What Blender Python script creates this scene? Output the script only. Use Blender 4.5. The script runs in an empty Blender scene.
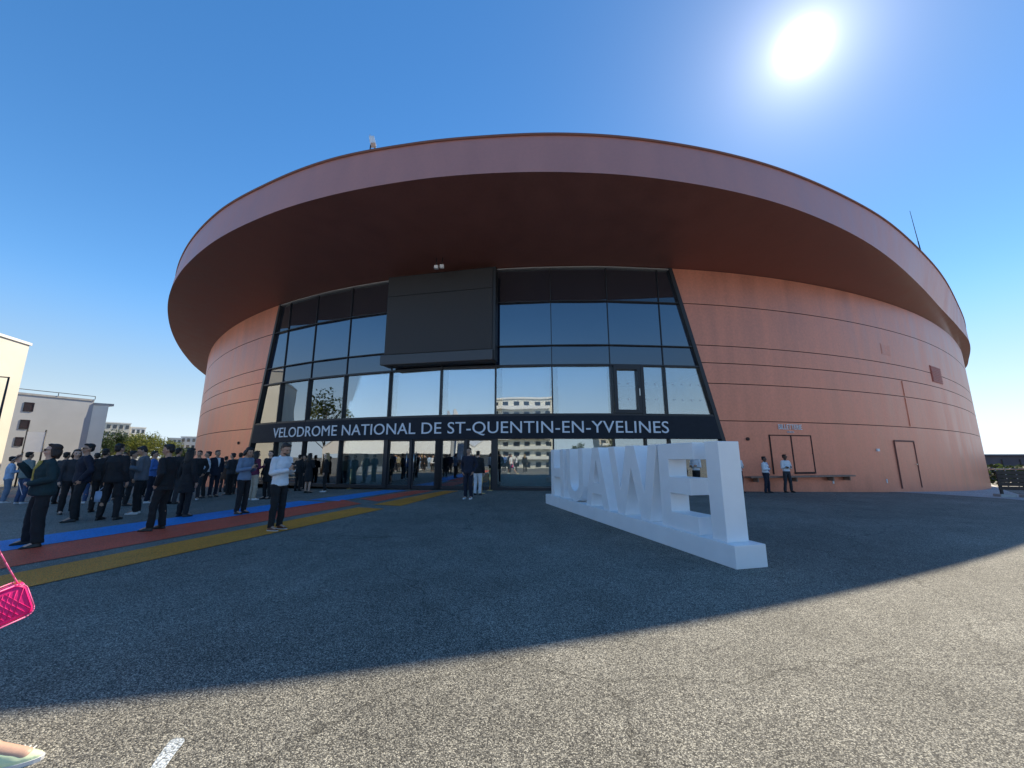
import bpy, bmesh, math, random
from mathutils import Vector, Matrix, Euler
random.seed(7)
C = bpy.context.scene.collection
SC = bpy.context.scene
R = math.radians
PI = math.pi
CAMH, FPX, PITCH = 1.48, 388.731, 0.1858
SUN_AZ, SUN_EL = R(42.28), R(43.02)
SUN_DIR = Vector((math.sin(SUN_AZ)*math.cos(SUN_EL), math.cos(SUN_AZ)*math.cos(SUN_EL), math.sin(SUN_EL)))

# ------------------------------------------------------------------ materials
def new_mat(name):
    m = bpy.data.materials.new(name); m.use_nodes = True
    nt = m.node_tree
    return m, nt, nt.nodes['Principled BSDF']

def simple(name, col, rough=0.6, metal=0.0, spec=0.5, vary=0.0, vscale=6.0, bump=0.0, bscale=80.0, sheen=0.0):
    m, nt, b = new_mat(name)
    b.inputs['Base Color'].default_value = (*col, 1)
    b.inputs['Roughness'].default_value = rough
    b.inputs['Metallic'].default_value = metal
    b.inputs['Specular IOR Level'].default_value = spec
    if sheen: b.inputs['Sheen Weight'].default_value = sheen
    if vary or bump:
        tc = nt.nodes.new('ShaderNodeTexCoord')
    if vary:
        n = nt.nodes.new('ShaderNodeTexNoise'); n.inputs['Scale'].default_value = vscale; n.inputs['Detail'].default_value = 6
        nt.links.new(tc.outputs['Object'], n.inputs['Vector'])
        r = nt.nodes.new('ShaderNodeMapRange'); r.inputs[1].default_value = .3; r.inputs[2].default_value = .7
        r.inputs[3].default_value = 1-vary; r.inputs[4].default_value = 1+vary
        nt.links.new(n.outputs['Fac'], r.inputs[0])
        mx = nt.nodes.new('ShaderNodeMix'); mx.data_type = 'RGBA'; mx.blend_type = 'MULTIPLY'; mx.inputs[0].default_value = 1
        mx.inputs[6].default_value = (*col, 1)
        nt.links.new(r.outputs[0], mx.inputs[7]); nt.links.new(mx.outputs[2], b.inputs['Base Color'])
    if bump:
        n2 = nt.nodes.new('ShaderNodeTexNoise'); n2.inputs['Scale'].default_value = bscale; n2.inputs['Detail'].default_value = 4
        nt.links.new(tc.outputs['Object'], n2.inputs['Vector'])
        bp = nt.nodes.new('ShaderNodeBump'); bp.inputs['Strength'].default_value = bump; bp.inputs['Distance'].default_value = .02
        nt.links.new(n2.outputs['Fac'], bp.inputs['Height']); nt.links.new(bp.outputs[0], b.inputs['Normal'])
    return m

def aggregate(name, stops, scale, patch=0.25, gloss=0.75, bump=.7, cracks=False):
    """asphalt-like surface: small stones of mixed colour in a dark binder, worn patches"""
    m, nt, b = new_mat(name)
    g = nt.nodes.new('ShaderNodeNewGeometry')
    v = nt.nodes.new('ShaderNodeTexVoronoi'); v.inputs['Scale'].default_value = scale; v.inputs['Randomness'].default_value = 1
    nt.links.new(g.outputs['Position'], v.inputs['Vector'])
    sp = nt.nodes.new('ShaderNodeSeparateColor'); nt.links.new(v.outputs['Color'], sp.inputs[0])
    cr = nt.nodes.new('ShaderNodeValToRGB'); cr.color_ramp.interpolation = 'LINEAR'
    e = cr.color_ramp.elements
    e[0].position = stops[0][0]; e[0].color = (*stops[0][1], 1); e[1].position = stops[-1][0]; e[1].color = (*stops[-1][1], 1)
    for p, c in stops[1:-1]:
        k = e.new(p); k.color = (*c, 1)
    nt.links.new(sp.outputs[0], cr.inputs[0])
    # binder in the gaps between stones
    mr = nt.nodes.new('ShaderNodeMapRange'); mr.inputs[1].default_value = .45; mr.inputs[2].default_value = .75; mr.inputs[3].default_value = 1; mr.inputs[4].default_value = .35
    nt.links.new(v.outputs['Distance'], mr.inputs[0])
    m1 = nt.nodes.new('ShaderNodeMix'); m1.data_type = 'RGBA'; m1.blend_type = 'MULTIPLY'; m1.inputs[0].default_value = 1
    nt.links.new(cr.outputs[0], m1.inputs[6]); nt.links.new(mr.outputs[0], m1.inputs[7])
    # worn patches at two sizes
    last = m1.outputs[2]
    for sc_, amt in ((.22, patch), (1.7, patch*.6), (14., patch*.5)):
        n = nt.nodes.new('ShaderNodeTexNoise'); n.inputs['Scale'].default_value = sc_; n.inputs['Detail'].default_value = 6; n.inputs['Roughness'].default_value = .6
        nt.links.new(g.outputs['Position'], n.inputs['Vector'])
        r = nt.nodes.new('ShaderNodeMapRange'); r.inputs[1].default_value = .3; r.inputs[2].default_value = .7; r.inputs[3].default_value = 1-amt; r.inputs[4].default_value = 1+amt
        nt.links.new(n.outputs['Fac'], r.inputs[0])
        mx = nt.nodes.new('ShaderNodeMix'); mx.data_type = 'RGBA'; mx.blend_type = 'MULTIPLY'; mx.inputs[0].default_value = 1
        nt.links.new(last, mx.inputs[6]); nt.links.new(r.outputs[0], mx.inputs[7]); last = mx.outputs[2]
    if cracks:
        nz = nt.nodes.new('ShaderNodeTexNoise'); nz.inputs['Scale'].default_value = .9; nz.inputs['Detail'].default_value = 5
        nt.links.new(g.outputs['Position'], nz.inputs['Vector'])
        va = nt.nodes.new('ShaderNodeVectorMath'); va.operation = 'MULTIPLY_ADD'; va.inputs[1].default_value = (1.3, 1.3, 0)
        nt.links.new(nz.outputs['Color'], va.inputs[0]); nt.links.new(g.outputs['Position'], va.inputs[2])
        ve = nt.nodes.new('ShaderNodeTexVoronoi'); ve.feature = 'DISTANCE_TO_EDGE'; ve.inputs['Scale'].default_value = .19
        nt.links.new(va.outputs[0], ve.inputs['Vector'])
        rr = nt.nodes.new('ShaderNodeMapRange'); rr.inputs[1].default_value = .0004; rr.inputs[2].default_value = .0035; rr.inputs[3].default_value = .62; rr.inputs[4].default_value = 1
        nt.links.new(ve.outputs['Distance'], rr.inputs[0])
        st = nt.nodes.new('ShaderNodeTexNoise'); st.inputs['Scale'].default_value = .55; st.inputs['Detail'].default_value = 7; st.inputs['Roughness'].default_value = .65; st.inputs['Distortion'].default_value = .6
        nt.links.new(g.outputs['Position'], st.inputs['Vector'])
        r3 = nt.nodes.new('ShaderNodeMapRange'); r3.inputs[1].default_value = .60; r3.inputs[2].default_value = .72; r3.inputs[3].default_value = 1; r3.inputs[4].default_value = .66
        nt.links.new(st.outputs['Fac'], r3.inputs[0])
        mm = nt.nodes.new('ShaderNodeMath'); mm.operation = 'MULTIPLY'; nt.links.new(rr.outputs[0], mm.inputs[0]); nt.links.new(r3.outputs[0], mm.inputs[1])
        mx = nt.nodes.new('ShaderNodeMix'); mx.data_type = 'RGBA'; mx.blend_type = 'MULTIPLY'; mx.inputs[0].default_value = 1
        nt.links.new(last, mx.inputs[6]); nt.links.new(mm.outputs[0], mx.inputs[7]); last = mx.outputs[2]
    nt.links.new(last, b.inputs['Base Color'])
    b.inputs['Roughness'].default_value = gloss; b.inputs['Specular IOR Level'].default_value = .25
    inv = nt.nodes.new('ShaderNodeMath'); inv.operation = 'SUBTRACT'; inv.inputs[0].default_value = 1
    nt.links.new(v.outputs['Distance'], inv.inputs[1])
    ad = nt.nodes.new('ShaderNodeMath'); ad.operation = 'MULTIPLY_ADD'; ad.inputs[1].default_value = .6
    nt.links.new(sp.outputs[1], ad.inputs[0]); nt.links.new(inv.outputs[0], ad.inputs[2])
    bp = nt.nodes.new('ShaderNodeBump'); bp.inputs['Strength'].default_value = bump; bp.inputs['Distance'].default_value = .006
    nt.links.new(ad.outputs[0], bp.inputs['Height']); nt.links.new(bp.outputs[0], b.inputs['Normal'])
    return m

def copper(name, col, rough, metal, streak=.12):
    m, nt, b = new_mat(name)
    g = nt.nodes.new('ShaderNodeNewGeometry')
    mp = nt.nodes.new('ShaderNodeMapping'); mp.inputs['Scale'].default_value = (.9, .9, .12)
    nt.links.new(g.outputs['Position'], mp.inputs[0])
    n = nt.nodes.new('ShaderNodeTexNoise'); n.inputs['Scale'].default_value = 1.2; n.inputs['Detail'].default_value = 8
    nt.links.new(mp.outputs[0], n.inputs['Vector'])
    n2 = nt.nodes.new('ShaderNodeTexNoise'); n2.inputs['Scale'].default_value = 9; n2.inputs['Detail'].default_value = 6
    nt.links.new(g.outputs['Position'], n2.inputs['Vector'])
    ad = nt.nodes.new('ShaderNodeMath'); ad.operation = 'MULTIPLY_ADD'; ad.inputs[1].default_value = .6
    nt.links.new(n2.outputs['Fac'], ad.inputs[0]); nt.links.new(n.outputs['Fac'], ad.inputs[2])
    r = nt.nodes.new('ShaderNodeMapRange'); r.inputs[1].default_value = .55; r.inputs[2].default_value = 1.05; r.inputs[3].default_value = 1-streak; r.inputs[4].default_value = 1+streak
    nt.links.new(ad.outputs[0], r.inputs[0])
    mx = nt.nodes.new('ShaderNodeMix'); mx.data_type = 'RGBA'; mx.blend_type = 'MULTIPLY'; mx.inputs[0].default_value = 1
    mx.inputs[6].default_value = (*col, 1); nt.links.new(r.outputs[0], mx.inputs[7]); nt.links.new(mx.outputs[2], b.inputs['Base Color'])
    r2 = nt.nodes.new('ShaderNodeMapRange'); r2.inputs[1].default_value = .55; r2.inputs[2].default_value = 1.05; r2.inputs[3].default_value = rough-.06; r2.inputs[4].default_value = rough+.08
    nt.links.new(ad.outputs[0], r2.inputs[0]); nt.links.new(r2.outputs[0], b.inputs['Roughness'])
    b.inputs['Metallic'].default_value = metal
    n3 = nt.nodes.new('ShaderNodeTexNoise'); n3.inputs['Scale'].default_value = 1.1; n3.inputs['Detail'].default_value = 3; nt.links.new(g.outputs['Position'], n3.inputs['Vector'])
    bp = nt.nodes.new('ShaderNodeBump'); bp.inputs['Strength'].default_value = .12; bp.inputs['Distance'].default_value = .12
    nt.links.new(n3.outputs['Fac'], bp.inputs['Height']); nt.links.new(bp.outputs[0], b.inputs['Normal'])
    return m

def glass_mat(name, tint, refl=.22, back=None):
    """coated architectural glass: constant coating reflection plus Fresnel, over tinted transmission or an opaque back"""
    m = bpy.data.materials.new(name); m.use_nodes = True; nt = m.node_tree; nt.nodes.clear()
    out = nt.nodes.new('ShaderNodeOutputMaterial'); mix = nt.nodes.new('ShaderNodeMixShader')
    gl = nt.nodes.new('ShaderNodeBsdfGlossy'); gl.inputs['Roughness'].default_value = .004; gl.inputs['Color'].default_value = (.93, .96, 1, 1)
    g = nt.nodes.new('ShaderNodeNewGeometry')
    n = nt.nodes.new('ShaderNodeTexNoise'); n.inputs['Scale'].default_value = .7; n.inputs['Detail'].default_value = 1
    nt.links.new(g.outputs['Position'], n.inputs['Vector'])
    bp = nt.nodes.new('ShaderNodeBump'); bp.inputs['Strength'].default_value = .05; bp.inputs['Distance'].default_value = .05
    nt.links.new(n.outputs['Fac'], bp.inputs['Height']); nt.links.new(bp.outputs[0], gl.inputs['Normal'])
    lw = nt.nodes.new('ShaderNodeFresnel'); lw.inputs['IOR'].default_value = 1.5
    ma = nt.nodes.new('ShaderNodeMath'); ma.operation = 'MULTIPLY_ADD'; ma.inputs[1].default_value = 1-refl; ma.inputs[2].default_value = refl; ma.use_clamp = True
    nt.links.new(lw.outputs[0], ma.inputs[0]); nt.links.new(ma.outputs[0], mix.inputs[0])
    if back is None:
        t = nt.nodes.new('ShaderNodeBsdfTransparent'); t.inputs[0].default_value = (*tint, 1)
    else:
        t = nt.nodes.new('ShaderNodeBsdfDiffuse'); t.inputs[0].default_value = (*back, 1)
    nt.links.new(t.outputs[0], mix.inputs[1]); nt.links.new(gl.outputs[0], mix.inputs[2]); nt.links.new(mix.outputs[0], out.inputs[0])
    return m

def leaf_mat(name, c1, c2):
    m, nt, b = new_mat(name)
    oi = nt.nodes.new('ShaderNodeNewGeometry')
    mx = nt.nodes.new('ShaderNodeMix'); mx.data_type = 'RGBA'; mx.inputs[6].default_value = (*c1, 1); mx.inputs[7].default_value = (*c2, 1)
    nt.links.new(oi.outputs['Random Per Island'], mx.inputs[0]); nt.links.new(mx.outputs[2], b.inputs['Base Color'])
    b.inputs['Roughness'].default_value = .6
    tl = nt.nodes.new('ShaderNodeBsdfTranslucent'); ms = nt.nodes.new('ShaderNodeMixShader'); ms.inputs[0].default_value = .5
    nt.links.new(mx.outputs[2], tl.inputs[0]); nt.links.new(b.outputs[0], ms.inputs[1]); nt.links.new(tl.outputs[0], ms.inputs[2])
    nt.links.new(ms.outputs[0], nt.nodes['Material Output'].inputs[0])
    return m

M = {}
M['asphalt'] = aggregate('asphalt', [(0, (.06, .058, .054)), (.35, (.165, .158, .138)), (.7, (.32, .303, .252)), (1, (.60, .565, .46))], 140, .24, bump=.55, cracks=True)
M['paving'] = aggregate('paving', [(0, (.48, .46, .45)), (.5, (.60, .58, .56)), (1, (.70, .68, .65))], 60, .1, bump=.3)
M['blue_paint'] = aggregate('blue_paint', [(0, (.02, .26, .72)), (.5, (.03, .34, .88)), (1, (.05, .40, .92))], 85, .1, .6)
M['red_paint'] = aggregate('red_paint', [(0, (.88, .10, .045)), (.5, (.98, .14, .065)), (1, (.98, .20, .10))], 85, .12, .6)
M['orange_paint'] = aggregate('orange_paint', [(0, (.92, .27, .022)), (.5, (.98, .345, .03)), (1, (.98, .42, .06))], 85, .12, .6)
M['chalk'] = aggregate('chalk', [(0, (.45, .5, .52)), (1, (.75, .8, .82))], 85, .2, .8)
M['copper'] = copper('copper_cladding', (.67, .245, .155), .40, .35, .16)
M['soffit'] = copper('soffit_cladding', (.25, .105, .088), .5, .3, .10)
M['fascia'] = copper('fascia_cladding', (.64, .275, .215), .42, .4, .06)
M['joint'] = simple('shadow_joint', (.045, .022, .017), .8)
M['trim'] = simple('aluminium_trim', (.55, .55, .55), .4, .8)
M['roof'] = simple('roof_membrane', (.4, .4, .4), .8)
M['frame'] = simple('dark_frame', (.018, .02, .026), .45)
M['dark_panel'] = simple('dark_panel', (.02, .024, .034), .7, spec=.25, vary=.1)
M['top_panel'] = glass_mat('dark_spandrel', None, .05, (.018, .02, .03))
M['spandrel'] = glass_mat('blue_spandrel', None, .14, (.012, .022, .05))
M['spandrel_low'] = glass_mat('blue_spandrel_low', None, .09, (.010, .020, .045))
M['glass'] = glass_mat('vision_glass', (.82, .90, .94), .27)
M['door_glass'] = glass_mat('door_glass', (.66, .76, .76), .24)
M['blind'] = simple('blind_fabric', (.80, .84, .86), .8)
M['interior'] = simple('interior_wall', (.10, .10, .10), .9)
M['screen'] = simple('screen_mesh', (.030, .025, .024), .55, bump=.4, bscale=30)
M['screen_ledge'] = simple('screen_ledge', (.06, .06, .065), .4, .3)
M['letter_white'] = simple('letter_white', (.74, .78, .84), .5)
M['faded_white'] = simple('faded_white', (.85, .78, .76), .6)
M['sign_white'] = simple('painted_board_white', (.88, .88, .88), .45, vary=.03, vscale=3)
M['white_metal'] = simple('white_metal', (.8, .8, .8), .4)
M['black_metal'] = simple('black_metal', (.02, .02, .022), .45)
M['steel'] = simple('brushed_steel', (.6, .58, .55), .3, 1)
M['brass'] = simple('brass', (.75, .55, .25), .3, 1)
M['belt'] = simple('belt_red', (.25, .02, .03), .8)
M['red_hatch'] = simple('red_louvre', (.42, .07, .04), .5)
M['concrete'] = simple('concrete', (.42, .41, .39), .85, vary=.12, vscale=2)
M['render_cream'] = simple('cream_render', (.70, .675, .58), .85, vary=.06, vscale=.4, bump=.1)
M['render_grey'] = simple('grey_render', (.46, .47, .475), .85, vary=.06, vscale=.4)
M['render_white'] = simple('white_render', (.78, .76, .70), .85, vary=.05, vscale=.4)
M['render_beige'] = simple('beige_render', (.62, .56, .46), .85, vary=.06, vscale=.4)
M['far_window'] = glass_mat('far_window', None, .03, (.03, .035, .045))
M['leaf_a'] = leaf_mat('leaves_yellow_green', (.09, .12, .02), (.20, .20, .04))
M['leaf_b'] = leaf_mat('leaves_dark_green', (.025, .05, .018), (.07, .10, .03))
M['bark'] = simple('bark', (.10, .075, .055), .9, vary=.3, vscale=12)
M['far_wall'] = simple('far_dark_wall', (.10, .10, .125), .8, vary=.2, vscale=.5)
M['ledge'] = simple('ledge_wood', (.30, .19, .14), .7, vary=.2, vscale=6)
M['joint_soft'] = simple('door_joint', (.22, .09, .065), .7)
M['brick'] = aggregate('brick_paving', [(0, (.34, .15, .10)), (.5, (.48, .24, .17)), (1, (.60, .36, .28))], 40, .15)
M['wood'] = simple('dark_wood', (.055, .04, .033), .7, vary=.3, vscale=8)
M['tent'] = simple('tent_fabric', (.80, .80, .80), .7)
M['pink'] = simple('pink_leather', (.80, .012, .20), .5, spec=.4, vary=.12, vscale=18, bump=.12, bscale=60)
M['pink_light'] = simple('pink_piping', (.88, .16, .38), .35)
M['skin1'] = simple('skin_light', (.62, .38, .27), .5)
M['skin2'] = simple('skin_tan', (.46, .26, .17), .5)
M['skin3'] = simple('skin_dark', (.12, .06, .04), .5)
M['eye'] = simple('eye_dark', (.02, .015, .012), .2)
M['lens'] = simple('dark_lens', (.01, .01, .012), .1)
for k, c in dict(black=(.012, .012, .014), charcoal=(.035, .036, .042), navy=(.013, .016, .032), grey=(.13, .135, .15), white=(.72, .73, .76),
                 ltblue=(.38, .52, .72), blue=(.07, .17, .45), denim=(.055, .09, .18), paledenim=(.17, .23, .32), greygreen=(.19, .23, .22),
                 teal=(.012, .035, .040), burgundy=(.11, .014, .045), beige=(.45, .37, .28), brown=(.09, .045, .028), yellow=(.55, .42, .10),
                 red=(.35, .03, .03), olive=(.10, .10, .05), khaki=(.30, .26, .18)).items():
    M['cl_'+k] = simple('cloth_'+k, c, .85, vary=.12, vscale=7, bump=.25, bscale=25)
for k, c in dict(black=(.010, .008, .007), brown=(.035, .018, .010), blond=(.32, .21, .09), grey=(.22, .21, .20)).items():
    M['hair_'+k] = simple('hair_'+k, c, .5, bump=.5, bscale=90)
M['shoe_white'] = simple('shoe_white', (.7, .7, .7), .5)
M['shoe_black'] = simple('shoe_black', (.012, .012, .012), .4)
M['shoe_brown'] = simple('shoe_brown', (.13, .04, .018), .4)
M['shoe_lime'] = simple('shoe_lime', (.72, .82, .50), .5)

# ------------------------------------------------------------------ object helpers
def link(o, parent=None):
    C.objects.link(o)
    if parent is not None: o.parent = parent
    return o
def tag(o, label=None, cat=None, group=None, kind=None):
    if label: o['label'] = label
    if cat: o['category'] = cat
    if group: o['group'] = group
    if kind: o['kind'] = kind
    return o
def empty(name, loc=(0, 0, 0), rz=0.0, label=None, cat=None, group=None):
    o = bpy.data.objects.new(name, None); o.empty_display_size = .2
    link(o); o.location = loc; o.rotation_euler = (0, 0, rz)
    return tag(o, label, cat, group)
def obj(name, bm, mats, parent=None, smooth=False):
    me = bpy.data.meshes.new(name)
    bmesh.ops.recalc_face_normals(bm, faces=bm.faces[:]) if getattr(bm, '_recalc', False) else None
    bm.to_mesh(me); bm.free()
    for m in (mats if isinstance(mats, (list, tuple)) else [mats]): me.materials.append(m)
    if smooth:
        for p in me.polygons: p.use_smooth = True
    return link(bpy.data.objects.new(name, me), parent)
def copy_tree(o, parent=None):
    c = o.copy(); link(c, parent) if parent else C.objects.link(c)
    for ch in [x for x in bpy.data.objects if x.parent == o]: copy_tree(ch, c)
    return c

def add_box(bm, c, s, rz=0.0, bev=0.0, mi=0, rot=None):
    mat = Matrix.Translation(c) @ (rot if rot is not None else Matrix.Rotation(rz, 4, 'Z')) @ Matrix.Diagonal((*s, 1))
    r = bmesh.ops.create_cube(bm, size=1, matrix=mat)
    fs = list({f for v in r['verts'] for f in v.link_faces})
    for f in fs: f.material_index = mi
    if bev > 0:
        es = list({e for v in r['verts'] for e in v.link_edges})
        b = bmesh.ops.bevel(bm, geom=es, offset=bev, segments=2, affect='EDGES', profile=.7)
        for f in b['faces']: f.material_index = mi
def add_tube(bm, a, b, r0, r1=None, n=10, mi=0, caps=True):
    a, b = Vector(a), Vector(b); r1 = r0 if r1 is None else r1
    d = b-a
    if d.length < 1e-6: return
    q = d.to_track_quat('Z', 'Y').to_matrix()
    vs = [[], []]
    for k, (p, r) in enumerate(((a, r0), (b, r1))):
        for i in range(n):
            t = 2*PI*i/n
            vs[k].append(bm.verts.new(p + q @ Vector((r*math.cos(t), r*math.sin(t), 0))))
    for i in range(n):
        f = bm.faces.new((vs[0][i], vs[0][(i+1) % n], vs[1][(i+1) % n], vs[1][i])); f.material_index = mi; f.smooth = True
    if caps:
        f = bm.faces.new(vs[0][::-1]); f.material_index = mi
        f = bm.faces.new(vs[1]); f.material_index = mi
def add_poly_prism(bm, pts, d, mi=0):
    """extrude a planar outline (list of Vector) by vector d, closed"""
    d = Vector(d)
    a = [bm.verts.new(Vector(p)) for p in pts]; b = [bm.verts.new(Vector(p)+d) for p in pts]
    n = len(pts)
    bm.faces.new(a[::-1]).material_index = mi; bm.faces.new(b).material_index = mi
    for i in range(n): bm.faces.new((a[i], a[(i+1) % n], b[(i+1) % n], b[i])).material_index = mi
def fix(bm): bmesh.ops.recalc_face_normals(bm, faces=bm.faces[:]); return bm

# ------------------------------------------------------------------ terrain
def gz(x, y):
    r = math.hypot(x, y)
    v = .07*math.log1p(math.exp(min(60, (r-18.5)/2.0)))
    return -3*math.tanh(v/3)
def ray(px, py):
    dx, dy = (px-512)/FPX, (384-py)/FPX
    c, s = math.cos(PITCH), math.sin(PITCH)
    return Vector((dx, c-dy*s, s+dy*c))
def ground_at(px, py):
    d = ray(px, py); z = 0.0
    for _ in range(30):
        t = (z-CAMH)/d.z; z = .5*z + .5*gz(d.x*t, d.y*t)
    return Vector((d.x*t, d.y*t, gz(d.x*t, d.y*t)))

def make_ground():
    bm = bmesh.new(); N = 240
    rs = [0]; r = .5
    while r < 6000:
        rs.append(r); r = r*1.09 if r < 12 else (r+.5 if r < 85 else r*1.4)
    rings = []
    for r in rs:
        if r == 0: rings.append([bm.verts.new((0, 0, 0))]); continue
        rings.append([bm.verts.new((r*math.cos(2*PI*i/N), r*math.sin(2*PI*i/N), gz(r, 0))) for i in range(N)])
    for i in range(N): bm.faces.new((rings[0][0], rings[1][i], rings[1][(i+1) % N]))
    for k in range(1, len(rings)-1):
        for i in range(N):
            bm.faces.new((rings[k][i], rings[k+1][i], rings[k+1][(i+1) % N], rings[k][(i+1) % N]))
    o = obj('ground', bm, M['asphalt'], smooth=True); o['kind'] = 'structure'
make_ground()

def sheet(name, outline, mat, dz, step=.6):
    """flat sheet following the terrain; outline = two edges [(x,y)...] of equal length"""
    bm = bmesh.new(); A, B = outline; rows = []
    n = max(2, int((Vector(A[-1])-Vector(A[0])).length/step)); mcol = 5
    def at(L, t):
        t *= len(L)-1; i = min(int(t), len(L)-2); return Vector(L[i]).lerp(Vector(L[i+1]), t-i)
    for i in range(n+1):
        p, q = at(A, i/n), at(B, i/n)
        rows.append([bm.verts.new((*(c := p.lerp(q, j/mcol)), gz(*c)+dz)) for j in range(mcol+1)])
    for i in range(n):
        for j in range(mcol): bm.faces.new((rows[i][j], rows[i][j+1], rows[i+1][j+1], rows[i+1][j]))
    fix(bm)
    if sum(f.normal.z for f in bm.faces) < 0: bmesh.ops.reverse_faces(bm, faces=bm.faces[:])
    return obj(name, bm, mat)

# painted strips across the plaza
def xa(a, Y, s=.27): return a + s*(Y-9)
def strip(name, aL, aR, mat, label, y0, yL, yR):
    o = sheet(name, ([(xa(aL, y0), y0), (xa(aL, yL), yL)], [(xa(aR, y0), y0), (xa(aR, yR), yR)]), mat, .008)
    tag(o, label, 'painted stripe', 'painted stripes crossing the plaza')
strip('painted_stripe', -5.46, -4.46, M['orange_paint'], 'long orange stripe nearest the camera on the dark plaza', -4, 12.15, 11.77)
strip('painted_stripe', -7.42, -5.95, M['red_paint'], 'long red stripe between the blue and orange ones, under the crowd', -4, 14.3, 13.05)
strip('painted_stripe', -8.72, -7.47, M['blue_paint'], 'long bright blue stripe under the feet of the crowd', -4, 14.0, 13.6)
for name, P, mat, label in (
    ('painted_stripe', ([(-4.40, 12.8), (-3.12, 18.55)], [(-3.42, 12.45), (-2.45, 18.4)]), M['orange_paint'], 'short orange stripe ending at the glass entrance doors'),
    ('painted_stripe', ([(-5.52, 14.6), (-4.5, 18.85)], [(-4.55, 13.7), (-3.6, 18.7)]), M['red_paint'], 'short red stripe ending at the glass entrance doors'),
    ('painted_stripe', ([(-7.2, 14.3), (-6.1, 19.3)], [(-5.95, 13.9), (-4.95, 19.0)]), M['blue_paint'], 'short blue stripe ending at the glass entrance doors')):
    tag(sheet(name, P, mat, .008), label, 'painted stripe', 'painted stripes crossing the plaza')
# far kerb strip behind the crowd, pale pavement on the right, chalk mark
o = sheet('brick_path', ([ground_at(-60, 500.5)[:2], ground_at(20, 497.5)[:2], ground_at(118, 493.5)[:2]], [ground_at(-60, 498)[:2], ground_at(20, 494.5)[:2], ground_at(118, 491.5)[:2]]), M['brick'], .012, 1.0); o['kind'] = 'structure'
lowp = [ground_at(*q)[:2] for q in ((842, 490.2), (870, 491.2), (910, 493), (950, 495.2), (1000, 498.5), (1040, 502))]
upp = [(16.4, 21.5), (20, 23), (26, 26.5), (33, 31), (44, 39), (62, 52)]
o = sheet('pavement', (upp, lowp), M['paving'], .012, .6); o['kind'] = 'structure'
g0 = ground_at(150, 778); g1 = ground_at(179, 739)
bm = bmesh.new(); pts = []
for k, (t, w) in enumerate(((0, .03), (.25, .036), (.5, .042), (.75, .046), (.93, .04), (1, .018))):
    c = g0.lerp(g1, t); pts.append((c + Vector((-w+.006*math.sin(k*7), .006*math.sin(k*3), .004)), c + Vector((w+.006*math.cos(k*5), .004*math.cos(k), .004))))
vv = [(bm.verts.new(a), bm.verts.new(b)) for a, b in pts]
for i in range(len(vv)-1): bm.faces.new((vv[i][0], vv[i][1], vv[i+1][1], vv[i+1][0]))
tag(obj('chalk_mark', fix(bm), M['chalk']), 'pale blue white paint smear on the sunlit asphalt at the front', 'paint mark')

# ------------------------------------------------------------------ plan curves of the arena
W_FRONT = [(-40.7, 53.98), (-33.3, 41.73), (-27.75, 34.63), (-22.2, 29.05), (-16.65, 24.8), (-11.1, 21.75), (-5.55, 19.76), (-2.78, 19.14), (0.0, 18.74), (2.78, 18.56), (5.55, 18.59), (11.1, 19.24), (16.65, 20.62), (22.2, 22.68), (27.75, 25.38), (33.3, 28.75), (38.85, 32.68), (44.4, 37.15), (49.95, 42.3)]
W_BACK = [(55.4, 50.4), (61, 60), (64, 72), (62, 87), (53, 101), (37, 111), (16, 115.5), (-8, 113.5), (-29, 106), (-44, 93), (-49.5, 79), (-46.8, 66)]
B_FRONT = [(-38.6, 47.49), (-34, 39.34), (-29, 31.89), (-24, 25.63), (-19.5, 21.08), (-15, 17.6), (-11, 15.34), (-7.5, 13.94), (-4, 13.04), (-1, 12.64), (2, 12.57), (5, 12.83), (8.5, 13.57), (12, 14.75), (16, 16.62), (20, 18.94), (25, 22.26), (30, 25.76), (36, 29.95), (42, 34.36), (48, 39.6), (54, 45.4)]
T_FRONT = [(-38.6, 47.7), (-34, 39.6), (-29, 32.15), (-24, 25.9), (-19.5, 21.35), (-15, 17.85), (-11, 15.65), (-7.5, 14.22), (-4, 13.42), (-1, 13.05), (2, 12.93), (5, 13.17), (8.5, 13.86), (12, 14.95), (16, 16.65), (20, 18.7), (25, 21.8), (30, 25.2), (36, 29.7), (42, 34.4), (48, 39.6), (54, 45.4)]
def spline(pts, per=14):
    P = [Vector(p) for p in pts]; n = len(P); out = []
    for i in range(n):
        p0, p1, p2, p3 = P[i-1], P[i], P[(i+1) % n], P[(i+2) % n]
        for k in range(per):
            t = k/per
            out.append(.5*((2*p1) + (p2-p0)*t + (2*p0-5*p1+4*p2-p3)*t*t + (3*p1-p0-3*p2+p3)*t**3))
    return out
CEN = Vector((4, 62))
Wc = spline(W_FRONT + W_BACK)
Bc = spline(B_FRONT + [(CEN + (Vector(p)-CEN)*1.016)[:] for p in W_BACK])
Tc = spline(T_FRONT + [(CEN + (Vector(p)-CEN)*1.016)[:] for p in W_BACK])
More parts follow.
